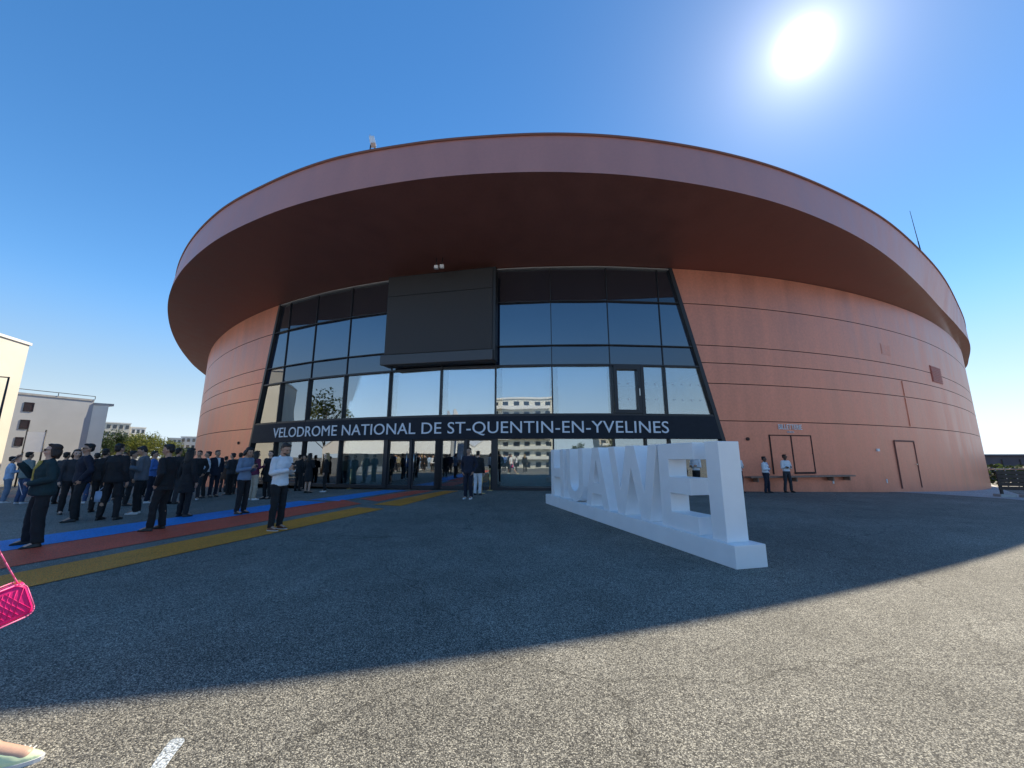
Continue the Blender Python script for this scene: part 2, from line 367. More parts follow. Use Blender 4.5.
# Wc / Bc run from the left flank, past the front, round the back. arc length on Wc
WL = [0.0]
for i in range(1, len(Wc)+1): WL.append(WL[-1] + (Wc[i % len(Wc)]-Wc[i-1]).length)
TOT = WL[-1]
import bisect
def Wat(s):
    s %= TOT
    i = min(bisect.bisect_right(WL, s)-1, len(Wc)-1)
    t = (s-WL[i])/(WL[i+1]-WL[i])
    return Wc[i].lerp(Wc[(i+1) % len(Wc)], t)
def Wn(s):
    d = (Wat(s+.3)-Wat(s-.3)).normalized()
    return Vector((d.y, -d.x))            # outward
def s_of_x(x):                              # on the front only
    i0 = 0
    for i in range(len(Wc)):
        if Wc[i].x <= x <= Wc[i+1].x and Wc[i].y < 60:
            t = (x-Wc[i].x)/(Wc[i+1].x-Wc[i].x); return WL[i] + t*(WL[i+1]-WL[i])
def P3(s, z, off=0.0):
    p = Wat(s) + Wn(s)*off; return Vector((p.x, p.y, z))
ZT, ZB, ZJ = 13.727, 11.748, 11.161
SEAMS = [9.26, 7.06, 6.15, 5.10, 3.236]
def xl(z): return -16.75 + .159*z
def xr(z): return 10.82 - .2306*z
def sL(z): return s_of_x(xl(z))
def sR(z): return s_of_x(xr(z))

arena = empty('arena_building', (3, 60, 0), 0, 'huge oval copper clad arena with overhanging roof rim and glass entrance', 'arena')
INV = Matrix.Translation((-3, -60, 0))
def part(name, bm, mats, parent=None, smooth=False):
    parent = parent or arena
    bmesh.ops.transform(bm, matrix=INV, verts=bm.verts[:])
    return obj(name, bm, mats, parent, smooth)

# wall with recessed seams
bm = bmesh.new()
rows = [(-3.2, 0, 0)]
for z in sorted(SEAMS): rows += [(z-.020, 0, 0), (z-.016, -.05, 1), (z+.016, -.05, 1), (z+.020, 0, 0)]
rows.append((ZJ, 0, 0))
NC = 300
ts = []
for i in range(NC+1):
    t = i/NC; ts.append(t)
def wall_row(z, off):
    a, b = sR(max(z, -2)), sL(max(z, -2)) + TOT
    return [bm.verts.new(P3(a + (b-a)*t, z, off)) for t in ts]
for k in range(len(rows)-1):
    joint = rows[k][2] or rows[k+1][2]
    r0, r1 = wall_row(*rows[k][:2]), wall_row(*rows[k+1][:2])
    for i in range(NC):
        f = bm.faces.new((r0[i], r0[i+1], r1[i+1], r1[i])); f.material_index = 1 if joint else 0; f.smooth = not joint
part('wall', bm, [M['copper'], M['joint']])

# soffit, fascia, roof
def ringpts(curve, z, k=1.0): return [Vector((CEN.x+(p.x-CEN.x)*k, CEN.y+(p.y-CEN.y)*k, z)) for p in curve]
def loft_rings(rings, mi=None, smooth=True):
    bm = bmesh.new(); vs = [[bm.verts.new(p) for p in r] for r in rings]; n = len(vs[0])
    for k in range(len(vs)-1):
        for i in range(n):
            f = bm.faces.new((vs[k][i], vs[k][(i+1) % n], vs[k+1][(i+1) % n], vs[k+1][i])); f.smooth = smooth
    return bm
rs = []
for j in range(7):
    t = j/6
    rs.append([Vector((*w.lerp(b, t), ZJ + (ZB-ZJ)*(t**.8))) for w, b in zip([p + (CEN-p)*.003 for p in Wc], Bc)])
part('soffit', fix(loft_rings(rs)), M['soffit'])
part('roof_fascia', fix(loft_rings([ringpts(Bc, ZB), ringpts(Tc, ZT-.09, 1)])), M['fascia'])
part('roof_edge_trim', fix(loft_rings([ringpts(Tc, ZT-.09, 1), ringpts(Tc, ZT-.09, 1.001), ringpts(Tc, ZT, 1.001), ringpts(Tc, ZT, .99)])), M['joint_soft'])
bm = loft_rings([ringpts(Tc, ZT-.05, .994), ringpts(Tc, ZT-.02, .8), ringpts(Tc, ZT+.1, .5), ringpts(Tc, ZT+.15, .2)])
top = [v for v in bm.verts if abs(v.co.z-(ZT+.15)) < 1e-4]
bm.faces.new(top)
part('roof', fix(bm), M['roof'])

# thin vertical panel joints near the right edge, service door, ticket hatch, lamps
def on_wall(bm, s0, s1, z0, z1, o0, o1, mi=0, n=None):
    """a slab following the wall between arc lengths s0..s1"""
    n = n or max(1, int(abs(s1-s0)/.5))
    A = []
    for i in range(n+1):
        s = s0+(s1-s0)*i/n
        A.append([bm.verts.new(P3(s, z0, o0)), bm.verts.new(P3(s, z1, o0)), bm.verts.new(P3(s, z1, o1)), bm.verts.new(P3(s, z0, o1))])
    for i in range(n):
        for k in range(4): bm.faces.new((A[i][k], A[i][(k+1) % 4], A[i+1][(k+1) % 4], A[i+1][k])).material_index = mi
    bm.faces.new(A[0][::-1]).material_index = mi; bm.faces.new(A[-1]).material_index = mi

def s_of_px(px, z):
    """arc length of the wall seen at picture column px at height z (front stretch)"""
    lo, hi = s_of_x(-30), s_of_x(46)
    k = (px-512)/FPX
    for _ in range(60):
        m = .5*(lo+hi); p = Wat(m)
        v = p.x/(p.y*math.cos(PITCH)+(z-CAMH)*math.sin(PITCH))
        if v < k: lo = m
        else: hi = m
    return .5*(lo+hi)
def z_of_py(s, py):
    p = Wat(s); lo, hi = -3, 14
    for _ in range(50):
        m = .5*(lo+hi); d = m-CAMH
        y = 384 - FPX*(d*math.cos(PITCH)-p.y*math.sin(PITCH))/(p.y*math.cos(PITCH)+d*math.sin(PITCH))
        if y > py: lo = m
        else: hi = m
    return .5*(lo+hi)

# entrance glazing ------------------------------------------------------------
MX = [-14.05, -11.72, -9.2, -6.42, -3.6, -.82, 1.96, 4.83, 6.38, 7.55]
MS = [s_of_x(x) for x in MX]
ZROW = [(9.26, ZJ, 'top_panel'), (6.95, 9.26, 'spandrel'), (5.93, 6.95, 'spandrel_low'), (3.44, 5.93, 'glass')]
IN = -.12
def bay_bounds(i, z):
    a = sL(z) if i == 0 else MS[i-1]
    b = sR(z) if i == len(MS) else MS[i]
    return a, b
NB = len(MS)+1
for z0, z1, mk in ZROW:
    for i in range(NB):
        if mk != 'glass' and i in (8, 9) : pass
        a0, b0 = bay_bounds(i, z0); a1, b1 = bay_bounds(i, z1)
        if mk != 'glass' and i == 8: continue
        if mk != 'glass' and i == 9: a0 = a1 = MS[7]
        bm = bmesh.new()
        q = [P3(a0, z0, IN), P3(b0, z0, IN), P3(b1, z1, IN), P3(a1, z1, IN)]
        add_poly_prism(bm, q, Vector((*(-Wn(.5*(a0+b0))*.03), 0)))
        part('window_pane' if mk == 'glass' else 'spandrel_panel', fix(bm), M[mk])
        if mk == 'glass' and 2 <= i <= 7:
            bm = bmesh.new()
            ins = .30
            on_wall(bm, a0+ins, b0-.1, z0+.05, z1-.06, -.34, -.32, 0, 1)
            part('roller_blind', fix(bm), M['blind'])
# mullions and transoms: one frame part each
def bar_v(s, z0, z1, w=.07, o0=-.18, o1=.03):
    bm = bmesh.new(); on_wall(bm, s-w/2, s+w/2, z0, z1, o0, o1, 0, 1); return fix(bm)
for i, s in enumerate(MS):
    if i == 8: part('mullion', bar_v(s, 3.44, 5.93, .16), M['frame'])
    else: part('mullion', bar_v(s, 3.44, 5.93, .06), M['frame']); part('mullion', bar_v(s, 5.93, ZJ-.02, .035, -.16, -.06), M['frame'])
for z, w in ((9.26, .04), (6.95, .04), (5.93, .08), (3.49, .1), (ZJ-.06, .06)):
    bm = bmesh.new(); on_wall(bm, sL(z)+.02, sR(z)-.02, z-w/2, z+w/2, -.16, .012, 0, 40)
    part('transom', fix(bm), M['trim'] if z > 11 else M['frame'])
# door with bars in the upper row, and its dot markers
bm = bmesh.new()
sa, sb = MS[7]+.12, MS[8]-.1
for (u0, u1, v0, v1) in ((sa, sa+.16, 3.55, 5.9), (sb-.16, sb, 3.55, 5.9), (sa+.16, sb-.16, 5.7, 5.9), (sa+.16, sb-.16, 3.55, 3.72)):
    on_wall(bm, u0, u1, v0, v1, -.16, .05, 0, 1)
dr = part('balcony_door', fix(bm), M['frame'])
bm = bmesh.new(); on_wall(bm, sb-.12, sb-.08, 4.4, 4.75, .055, .09, 0, 1); part('handle', fix(bm), M['steel'], dr)
for z in (4.25, 5.02):
    for k in range(11):
        s = MS[7]+.42+k*.46
        if s > sR(z)-.2 or min(abs(s-m) for m in MS) < .12: continue
        bm = bmesh.new(); on_wall(bm, s-.03, s+.03, z-.02, z+.02, -.115, -.110, 0, 1); part('marker_dot', fix(bm), M['letter_white'])
# slanted edge trims
for f in (xl, xr):
    bm = bmesh.new()
    sgn = 1 if f is xl else -1
    prev = None
    A = []
    for z in [ZJ-.03*0, 9, 7, 5, 3, 1, -.3]:
        s = s_of_x(f(z))
        A.append([bm.verts.new(P3(s-.10, z, -.2)), bm.verts.new(P3(s+.10, z, -.2)), bm.verts.new(P3(s+.10, z, .04)), bm.verts.new(P3(s-.10, z, .04))])
    for i in range(len(A)-1):
        for k in range(4): bm.faces.new((A[i][k], A[i][(k+1) % 4], A[i+1][(k+1) % 4], A[i+1][k]))
    part('edge_trim', fix(bm), M['frame'])
# ground storey: panes, doors, posts
Z0 = -.05; ZD = 2.34
for i in range(NB):
    a0, b0 = bay_bounds(i, Z0); a1, b1 = bay_bounds(i, ZD)
    if i in (4, 5):        # two pairs of entrance doors
        mid = .5*(a0+b0)
        for (u, v, hs) in ((a0+.12, mid-.06, 1), (mid+.06, b0-.12, -1)):
            bm = bmesh.new(); on_wall(bm, u+.07, v-.07, .12, ZD-.08, -.10, -.085, 0, 1)
            d = part('entrance_door', fix(bm), M['door_glass'])
            bm = bmesh.new()
            on_wall(bm, u, u+.07, Z0, ZD, -.13, -.04, 0, 1); on_wall(bm, v-.07, v, Z0, ZD, -.13, -.04, 0, 1)
            on_wall(bm, u+.07, v-.07, Z0, .12, -.13, -.04, 0, 1); on_wall(bm, u+.07, v-.07, ZD-.08, ZD, -.13, -.04, 0, 1)
            part('door_frame', fix(bm), M['frame'], d)
            bm = bmesh.new(); h = (v-.14) if hs > 0 else (u+.14)
            p = P3(h, .75, .03); q = P3(h, 1.75, .03); add_tube(bm, p, q, .018)
            for z in (.9, 1.6): add_tube(bm, P3(h, z, .03), P3(h, z, -.06), .012)
            part('handle', fix(bm), M['steel'], d)
        for s in (a0, mid, b0): part('door_post', bar_v(s, Z0, ZD, .12 if s == mid else .24, -.2, .02), M['frame'])
        continue
    bm = bmesh.new()
    add_poly_prism(bm, [P3(a0, Z0, IN), P3(b0, Z0, IN), P3(b1, ZD, IN), P3(a1, ZD, IN)], Vector((*(-Wn(.5*(a0+b0))*.03), 0)))
    part('window_pane', fix(bm), M['door_glass'])
    if i in (2, 3, 6, 7):
        bm = bmesh.new(); on_wall(bm, a0+.2, b0-.12, .12, ZD-.04, -.50, -.48, 0, 1); part('roller_blind', fix(bm), M['blind'])
    if i not in (3, 4) and i < NB-1: part('mullion', bar_v(b0, Z0, ZD, .07), M['frame'])
for (z, w) in ((.02, .16),):
    for (a, b) in ((sL(0)+.1, MS[3]-.12), (MS[5]+.12, sR(0)-.1)):
        bm = bmesh.new(); on_wall(bm, a, b, z-w/2, z+w/2, -.16, .02, 0, 20); part('sill', fix(bm), M['frame'])
# interior behind the glass
def inner(name, z0, z1, off0, off1, a=None, b=None, mat='interior'):
    bm = bmesh.new(); on_wall(bm, (a or sL(0))+.3, (b or sR(0))-.3, z0, z1, off0, off1, 0, 30); part(name, fix(bm), M[mat])
inner('interior_wall', -.1, ZJ-.1, -6.2, -6.0)
inner('interior_floor', -.12, -.06, -6.0, -.2)
inner('interior_floor', 3.0, 3.3, -6.0, -.25)
inner('interior_floor', 5.95, 6.3, -6.0, -.25)

# wall equipment on the copper cladding ------------------------------------------------
def wall_rect(px0, px1, py0, py1):
    pm = .5*(py0+py1)
    s0, s1 = s_of_px(px0, 2), s_of_px(px1, 2)
    sm = .5*(s0+s1); return s0, s1, z_of_py(sm, py1), z_of_py(sm, py0)
# ticket hatch: two leaves with dark joints
s0, s1, z0, z1 = wall_rect(770, 812, 474, 435)
z0, z1 = min(z0, z1), max(z0, z1)
mid = .5*(s0+s1)
bm = bmesh.new()
for a, b in ((s0, s0+.05), (mid-.03, mid+.03), (s1-.05, s1)): on_wall(bm, a, b, z0, z1, -.03, .035, 0, 1)
on_wall(bm, s0+.05, mid-.03, z1-.05, z1, -.03, .035, 0, 1); on_wall(bm, mid+.03, s1-.05, z1-.05, z1, -.03, .035, 0, 1)
on_wall(bm, mid+.03, s1-.05, z0, z0+.09, -.03, .05, 0, 1)
hatch = part('ticket_hatch', fix(bm), M['joint'])
bm = bmesh.new()
for a, b in ((s0+.06, mid-.04), (mid+.04, s1-.06)):
    on_wall(bm, a, b, z0+.1, .5*(z0+z1)+.02, -.02, .018, 0, 2); on_wall(bm, a, b, .5*(z0+z1)+.05, z1-.06, -.02, .018, 0, 2)
part('shutter', fix(bm), M['copper'], hatch)
bm = bmesh.new(); on_wall(bm, s_of_px(744, 1), s_of_px(846, 1), .50, .57, .005, .38, 0, 16)
for px in (752, 790, 826, 842):
    s = s_of_px(px, 1); on_wall(bm, s-.03, s+.03, .30, .50, .005, .30, 0, 1)
part('counter_ledge', fix(bm), M['ledge'])
# service doors
s0, s1, z0, z1 = wall_rect(895, 914, 488, 441); z0, z1 = min(z0, z1), max(z0, z1)
bm = bmesh.new(); on_wall(bm, s0-.05, s0, z0, z1, -.02, .05, 0, 1); on_wall(bm, s1, s1+.05, z0, z1, -.02, .05, 0, 1); on_wall(bm, s0, s1, z1-.05, z1+.04, -.02, .05, 0, 2)
sd = part('service_door', fix(bm), M['joint_soft'])
bm = bmesh.new(); on_wall(bm, s0+.02, s1-.02, z0, z1-.06, -.02, .02, 0, 3); part('door_leaf', fix(bm), M['copper'], sd)
bm = bmesh.new(); on_wall(bm, s1-.22, s1-.10, .5*(z0+z1)-.02, .5*(z0+z1)+.02, .021, .08, 0, 1); part('handle', fix(bm), M['steel'], sd)
for px, py, w in ((746, 439, .09), (240, 443, .10)):
    s = s_of_px(px, 3); z = z_of_py(s, py); n = Vector((*Wn(s), 0))
    bm = bmesh.new(); p = P3(s, z); add_tube(bm, p-n*.05, p+n*.06, w, w*.9, 16); part('round_vent', fix(bm), M['joint'])
# louvre windows high on the right flank
for (a, b, c, d, mk) in ((934, 944, 367, 383, 'red_hatch'), (886.5, 896, 344, 355, 'copper')):
    s0, s1 = s_of_px(a, 6), s_of_px(b, 6); sm = .5*(s0+s1); z0, z1 = z_of_py(sm, d), z_of_py(sm, c)
    bm = bmesh.new(); on_wall(bm, s0, s1, z0, z1, -.02, .03 if mk == 'red_hatch' else .008)
    v = part('louvre_window', fix(bm), M[mk])
    bm = bmesh.new(); n = 9
    for k in range(n): zz = z0+.08+(z1-z0-.16)*k/(n-1); on_wall(bm, s0+.06, s1-.06, zz-.03, zz+.03, *((.035, .055) if mk == 'red_hatch' else (.010, .016)))
    part('slats', fix(bm), M[mk], v)
# small white lamps and notices on the right flank
for px, py, w, h, lab in ((877, 450, .22, .14, 'wall_lamp'), (828, 481, .10, .26, 'notice_plate'), (881, 481, .08, .22, 'notice_plate')):
    s = s_of_px(px, 2); z = z_of_py(s, py); bm = bmesh.new(); on_wall(bm, s-w/2, s+w/2, z-h/2, z+h/2, -.01, .06 if lab == 'wall_lamp' else .02, 0, 1)
    part(lab, fix(bm), M['white_metal'])
# downpipe-like vertical joint on the right flank
s = s_of_px(905, 5)
for zz0, zz1 in ((5.15, 6.10), (3.3, 5.05)):
    bm = bmesh.new(); on_wall(bm, s-.03, s+.03, zz0, zz1, -.01, .03, 0, 1); part('cover_strip', fix(bm), M['copper'])

# lettering -------------------------------------------------------------------
def text_mesh(txt, size=1.0, extrude=.02, spacing=1.0):
    cu = bpy.data.curves.new('t', 'FONT'); cu.body = txt; cu.size = size; cu.extrude = extrude; cu.space_character = spacing; cu.resolution_u = 4
    o = bpy.data.objects.new('t', cu); C.objects.link(o)
    dg = bpy.context.evaluated_depsgraph_get(); me = bpy.data.meshes.new_from_object(o.evaluated_get(dg))
    bpy.data.objects.remove(o); bpy.data.curves.remove(cu)
    return me
def curved_text(txt, s0, s1, zb, zt, off, thick, spacing=1.0):
    me = text_mesh(txt, 1, .5, spacing); bm = bmesh.new(); bm.from_mesh(me); bpy.data.meshes.remove(me)
    bmesh.ops.subdivide_edges(bm, edges=[e for e in bm.edges if e.calc_length() > .6 and abs(e.verts[0].co.z-e.verts[1].co.z) < .1], cuts=2)
    x0 = min(v.co.x for v in bm.verts); x1 = max(v.co.x for v in bm.verts); y0 = min(v.co.y for v in bm.verts); y1 = max(v.co.y for v in bm.verts)
    for v in bm.verts:
        s = s0 + (v.co.x-x0)/(x1-x0)*(s1-s0); z = zb + (v.co.y-y0)/(y1-y0)*(zt-zb)
        v.co = P3(s, z, off + (v.co.z+.5)*thick)
    return bm
def letters(bm, mat, parent, inv):
    bmesh.ops.transform(bm, matrix=inv, verts=bm.verts[:]); bm.verts.ensure_lookup_table(); seen = set()
    for v in bm.verts:
        if v in seen: continue
        st = [v]; seen.add(v); fs = set()
        while st:
            q = st.pop(); fs.update(q.link_faces)
            for e_ in q.link_edges:
                w_ = e_.other_vert(q)
                if w_ not in seen: seen.add(w_); st.append(w_)
        nb = bmesh.new(); mp_ = {}
        for f in fs:
            for q in f.verts:
                if q not in mp_: mp_[q] = nb.verts.new(q.co)
            nb.faces.new([mp_[q] for q in f.verts])
        obj('letter', nb, mat, parent)
    bm.free()
sign = empty('facade_sign', (-3, 19, 2.9), 0, 'long dark band of white capital letters above the glass entrance doors', 'sign')
SINV = Matrix.Translation((3, -19, -2.9))
def spart(name, bm, mat, par=None):
    bmesh.ops.transform(bm, matrix=SINV, verts=bm.verts[:]); return obj(name, bm, mat, par or sign)
bm = bmesh.new()
A = []
n = 60
for i in range(n+1):
    q = []
    for z, o in ((2.34, -.10), (3.43, -.10), (3.43, .06), (2.34, .06)):
        a, b = sL(z)+.12, sR(z)-.12; q.append(bm.verts.new(P3(a+(b-a)*i/n, z, o)))
    A.append(q)
for i in range(n):
    for k in range(4): bm.faces.new((A[i][k], A[i][(k+1) % 4], A[i+1][(k+1) % 4], A[i+1][k]))
bm.faces.new(A[0][::-1]); bm.faces.new(A[-1])
spart('backing_panel', fix(bm), M['dark_panel'])
letters(curved_text('VELODROME NATIONAL DE ST-QUENTIN-EN-YVELINES', s_of_px(274.5, 2.8), s_of_px(668, 2.8), 2.50, 3.17, .065, .03, 1.02), M['letter_white'], sign, SINV)
sa, sb = s_of_px(778, 3), s_of_px(801.5, 3); sm = .5*(sa+sb)
tk = empty('ticket_office_sign', P3(sm, 0)[:], 0, 'small faded white ticket office lettering above the double hatch', 'sign')
bm = curved_text('BILLETTERIE', sa, sb, z_of_py(sm, 429.5), z_of_py(sm, 424.5), .003, .03)
letters(bm, M['faded_white'], tk, Matrix.Translation(-tk.location))
bm = curved_text('TICKETS', s_of_px(786, 3), s_of_px(793, 3), z_of_py(sm, 433), z_of_py(sm, 431.2), .003, .02)
letters(bm, M['faded_white'], tk, Matrix.Translation(-tk.location))

# LED screen -------------------------------------------------------------------
pl, pr = Vector((-6.55, 19.28)), Vector((-.90, 18.08)); d2 = (pr-pl); Ls = d2.length; rz = math.atan2(d2.y, d2.x)
scr = empty('video_screen', (*((pl+pr)/2), 6.0), rz, 'big unlit black video screen hung on the glass above the entrance', 'screen')
bm = bmesh.new(); add_box(bm, (0, .30, 2.45), (Ls, .60, 4.84), bev=.02); obj('casing', bm, M['black_metal'], scr)
bm = bmesh.new()
for j, (za, zb) in enumerate(((.62, 3.72), (3.76, 4.80))):
    add_box(bm, (0, -.02, .5*(za+zb)), (Ls-.12, .04, zb-za), bev=.006)
obj('screen_panel', bm, M['screen'], scr)
bm = bmesh.new(); add_box(bm, (-.05, -.06, .30), (Ls+.12, .22, .50), bev=.02); obj('lower_ledge', bm, M['screen_ledge'], scr)
bm = bmesh.new(); add_box(bm, (Ls/2+.05, .2, 2.45), (.1, .5, 4.8)); obj('side_cover', bm, M['black_metal'], scr)
def floodlight(px, py, Y, label):
    d = ray(px, py); p = d*(Y/d.y); e = empty('floodlight', (p.x, p.y, CAMH+p.z), 0, label, 'floodlight', 'small lamps above the screen')
    bm = bmesh.new(); add_box(bm, (0, 0, 0), (.20, .16, .17), bev=.03); obj('housing', bm, M['white_metal'], e)
    bm = bmesh.new(); add_box(bm, (0, -.085, 0), (.15, .012, .12)); obj('lens', bm, M['sign_white'], e)
    bm = bmesh.new(); add_tube(bm, (0, .03, .08), (0, .05, .5), .02); obj('bracket', bm, M['black_metal'], e)
floodlight(436.3, 267.2, 17.75, 'left one of two tiny white lamps above the black screen')
floodlight(441.9, 266.6, 17.72, 'right one of two tiny white lamps above the black screen')

# things on the roof edge ----------------------------------------------------------
def on_rim(px):
    best = min((p for p in Tc if p.y < 45 and p.x < 40), key=lambda p: abs(512+FPX*p.x/(p.y*math.cos(PITCH)+(ZT-CAMH)*math.sin(PITCH))-px)); return best
p = on_rim(374)
e = empty('roof_device', (p.x, p.y+.08, ZT+.10), R(15), 'small tilted white box on brackets on the roof edge', 'antenna box')
bm = bmesh.new(); add_box(bm, (0, 0, .36), (.20, .24, .40), rot=Euler((R(-12), R(-14), 0)).to_matrix().to_4x4(), bev=.02); obj('housing', bm, M['white_metal'], e)
bm = bmesh.new(); add_tube(bm, (-.07, 0, 0), (-.06, 0, .2), .025); add_tube(bm, (.1, .05, 0), (.12, .05, .3), .025); obj('bracket', bm, M['black_metal'], e)
bm = bmesh.new(); add_tube(bm, (-.08, 0, .5), (-.12, 0, .68), .012); obj('whip', bm, M['steel'], e)
p = on_rim(931)
e = empty('lightning_mast', (p.x-.05, p.y+.35, ZT-.05), 0, 'thin grey mast standing on the right side of the roof', 'mast')
bm = bmesh.new(); add_tube(bm, (0, 0, 0), (-.10, 0, 1.7), .04, .03); add_tube(bm, (-.10, 0, 1.7), (-.22, 0, 3.9), .022, .012); obj('pole', bm, M['black_metal'], e)
bm = bmesh.new(); add_box(bm, (0, 0, .06), (.4, .4, .12)); obj('base_plate', bm, M['concrete'], e)

# ------------------------------------------------------------------ giant letters
bx, by = Vector((3.0, 5.56)), Vector((1.097, 13.15))
ax = (bx-by).normalized(); perp = Vector((-ax.y, ax.x))       # perp points to the back (right) side
rzL = math.atan2(ax.y, ax.x)
big = empty('letter_sculpture', (by.x, by.y, 0), rzL, 'row of person high white letters on a long white plinth', 'letter sign')
LEN = (bx-by).length
bm = bmesh.new(); add_box(bm, (LEN/2, .26, .15), (LEN, .52, .30), bev=.012); obj('plinth', bm, M['sign_white'], big)
Hh, Dp, ZP = 1.41, .37, .30
def letter(outlines, x):
    """outlines: list of (outer polygon) pieces that butt or union; built as one prism via triangle fill of one outline"""
    bm = bmesh.new()
    for poly in outlines:
        add_poly_prism(bm, [(x+u, .06, ZP+v*Hh) for u, v in poly], (0, Dp, 0))
    fix(bm)
    bmesh.ops.bevel(bm, geom=[e for e in bm.edges], offset=.006, segments=1, affect='EDGES')
    return obj('letter', bm, M['sign_white'], big)
k = .27; b_ = .19
letter([[(0, 0), (k, 0), (k, .41), (.80, .41), (.80, 0), (1.07, 0), (1.07, 1), (.80, 1), (.80, .60), (k, .60), (k, 1), (0, 1)]], .40)
U = [(0, 1), (0, .36)] + [(.56-.56*math.cos(t), .36-.36*math.sin(t)) for t in [i*PI/16 for i in range(1, 16)]] + [(1.12, .36), (1.12, 1), (.85, 1), (.85, .37)] + [(.56+.29*math.cos(t), .37-.18*math.sin(t)) for t in [i*PI/12 for i in range(1, 12)]] + [(.27, .37), (.27, 1)]
letter([U], 1.72)
# A: outline with a counter notch reached from below, crossbar closed
def letterA(x):
    bm = bmesh.new()
    A_ = [(0, 0), (.28, 0), (.37, .22), (.86, .22), (.95, 0), (1.23, 0), (.77, 1), (.46, 1)]
    hole = [(.445, .40), (.615, .80), (.785, .40)]
    ring = [bm.verts.new((x+u, .06, ZP+v*Hh)) for u, v in A_]; hr = [bm.verts.new((x+u, .06, ZP+v*Hh)) for u, v in hole]
    es = [bm.edges.new((ring[i], ring[(i+1) % len(ring)])) for i in range(len(ring))] + [bm.edges.new((hr[i], hr[(i+1) % 3])) for i in range(3)]
    bmesh.ops.triangle_fill(bm, edges=es, use_beauty=True)
    r = bmesh.ops.extrude_face_region(bm, geom=bm.faces[:])
    bmesh.ops.translate(bm, vec=(0, Dp, 0), verts=[v for v in r['geom'] if isinstance(v, bmesh.types.BMVert)])
    obj('letter', fix(bm), M['sign_white'], big)
letterA(3.0)
Wl = 1.86
letter([[(0, 1), (.34, 0), (.62, 0), (.93, .68), (1.24, 0), (1.52, 0), (1.86, 1), (1.585, 1), (1.375, .36), (1.09, 1), (.77, 1), (.485, .36), (.275, 1)]], 4.27)
letter([[(0, 0), (.93, 0), (.93, b_), (.28, b_), (.28, .41), (.80, .41), (.80, .60), (.28, .60), (.28, .81), (.93, .81), (.93, 1), (0, 1)]], 6.16)
letter([[(0, 0), (.28, 0), (.28, 1), (0, 1)]], 7.36)

# ------------------------------------------------------------------ people
PEND = []
FOLDS = bpy.data.textures.new('folds', 'CLOUDS'); FOLDS.noise_scale = .11; FOLDS.noise_depth = 2
def cap(bm, a, r0, b, r1, n=10):
    a, b = Vector(a), Vector(b)
    for p, r in ((a, r0), (b, r1)):
        bmesh.ops.create_icosphere(bm, subdivisions=2, radius=r, matrix=Matrix.Translation(p))
    add_tube(bm, a, b, r0, r1, n)
def ellipsoid(bm, c, r, rot=None):
    m = Matrix.Translation(c) @ (rot.to_4x4() if rot else Matrix.Identity(4)) @ Matrix.Diagonal((*r, 1))
    bmesh.ops.create_icosphere(bm, subdivisions=3, radius=1, matrix=m)
def loft(bm, rings, n=20):
    """rings: (x,y,z,rx,ry) horizontal ellipses, capped"""
    vs = []
    for (x, y, z, rx, ry) in rings:
        vs.append([bm.verts.new((x+rx*math.cos(2*PI*i/n), y+ry*math.sin(2*PI*i/n), z)) for i in range(n)])
    for k in range(len(vs)-1):
        for i in range(n): bm.faces.new((vs[k][i], vs[k][(i+1) % n], vs[k+1][(i+1) % n], vs[k+1][i]))
    bm.faces.new(vs[0][::-1]); bm.faces.new(vs[-1])
def remeshed(name, bm, mat, parent, vox, scale, smooth=3):
    bmesh.ops.transform(bm, matrix=Matrix.Scale(scale, 4), verts=bm.verts[:])
    fix(bm)
    o = obj(name, bm, mat, parent)
    m = o.modifiers.new('r', 'REMESH'); m.mode = 'VOXEL'; m.voxel_size = vox; m.use_smooth_shade = True
    if name in ('jacket', 'coat', 'shirt', 't_shirt', 'trousers', 'bodice', 'skirt'):
        d = o.modifiers.new('d', 'DISPLACE'); d.texture = FOLDS; d.strength = .032 if name in ('coat', 'trousers') else .026; d.mid_level = .5; d.texture_coords = 'GLOBAL'
    if smooth:
        s = o.modifiers.new('s', 'SMOOTH'); s.factor = .5; s.iterations = smooth
    PEND.append(o)
    return o
def flush():
    dg = bpy.context.evaluated_depsgraph_get()
    for o in PEND:
        me = bpy.data.meshes.new_from_object(o.evaluated_get(dg)); me.name = o.name
        for p in me.polygons: p.use_smooth = True
        old = o.data; o.modifiers.clear(); o.data = me; bpy.data.meshes.remove(old)
    PEND.clear()

ARMS = {   # elbow, wrist, hand direction for the figure's own right side (+x mirrored by sign); front is -y
    'down': ((.235, .03, 1.13), (.245, -.05, .885), (0, -.15, -1)),
    'phone': ((.235, .00, 1.14), (.07, -.25, 1.20), (-.5, -.4, .75)),
    'pocket': ((.285, .07, 1.15), (.20, -.05, .93), (-.4, -.2, -.9)),
    'folded': ((.245, -.03, 1.14), (-.03, -.19, 1.16), (-1, -.05, .15)),
    'up': ((.25, -.12, 1.20), (.16, -.30, 1.42), (-.1, -.3, 1)),
    'waist': ((.27, .02, 1.14), (.10, -.20, 1.07), (-.95, -.3, 0)),
    'behind': ((.24, .08, 1.14), (.08, .17, .98), (-1, .1, -.2)),
    'swing_f': ((.225, -.07, 1.15), (.23, -.22, .93), (0, -.5, -.85)),
    'swing_b': ((.225, .13, 1.16), (.24, .17, .91), (0, .2, -1)),
}
LEGS = {   # hip spread, knee, ankle, toe direction
    'stand': (((.10, -.02, .50), (.105, .02, .085)), ((.10, -.02, .50), (.105, .02, .085))),
    'relax': (((.10, -.02, .50), (.10, .03, .085)), ((.13, -.06, .50), (.17, -.05, .085))),
    'wide': (((.14, -.02, .50), (.18, .02, .085)), ((.14, -.02, .50), (.18, .02, .085))),
    'walk': (((.09, -.14, .52), (.09, -.26, .085)), ((.09, .05, .50), (.09, .28, .12))),
}
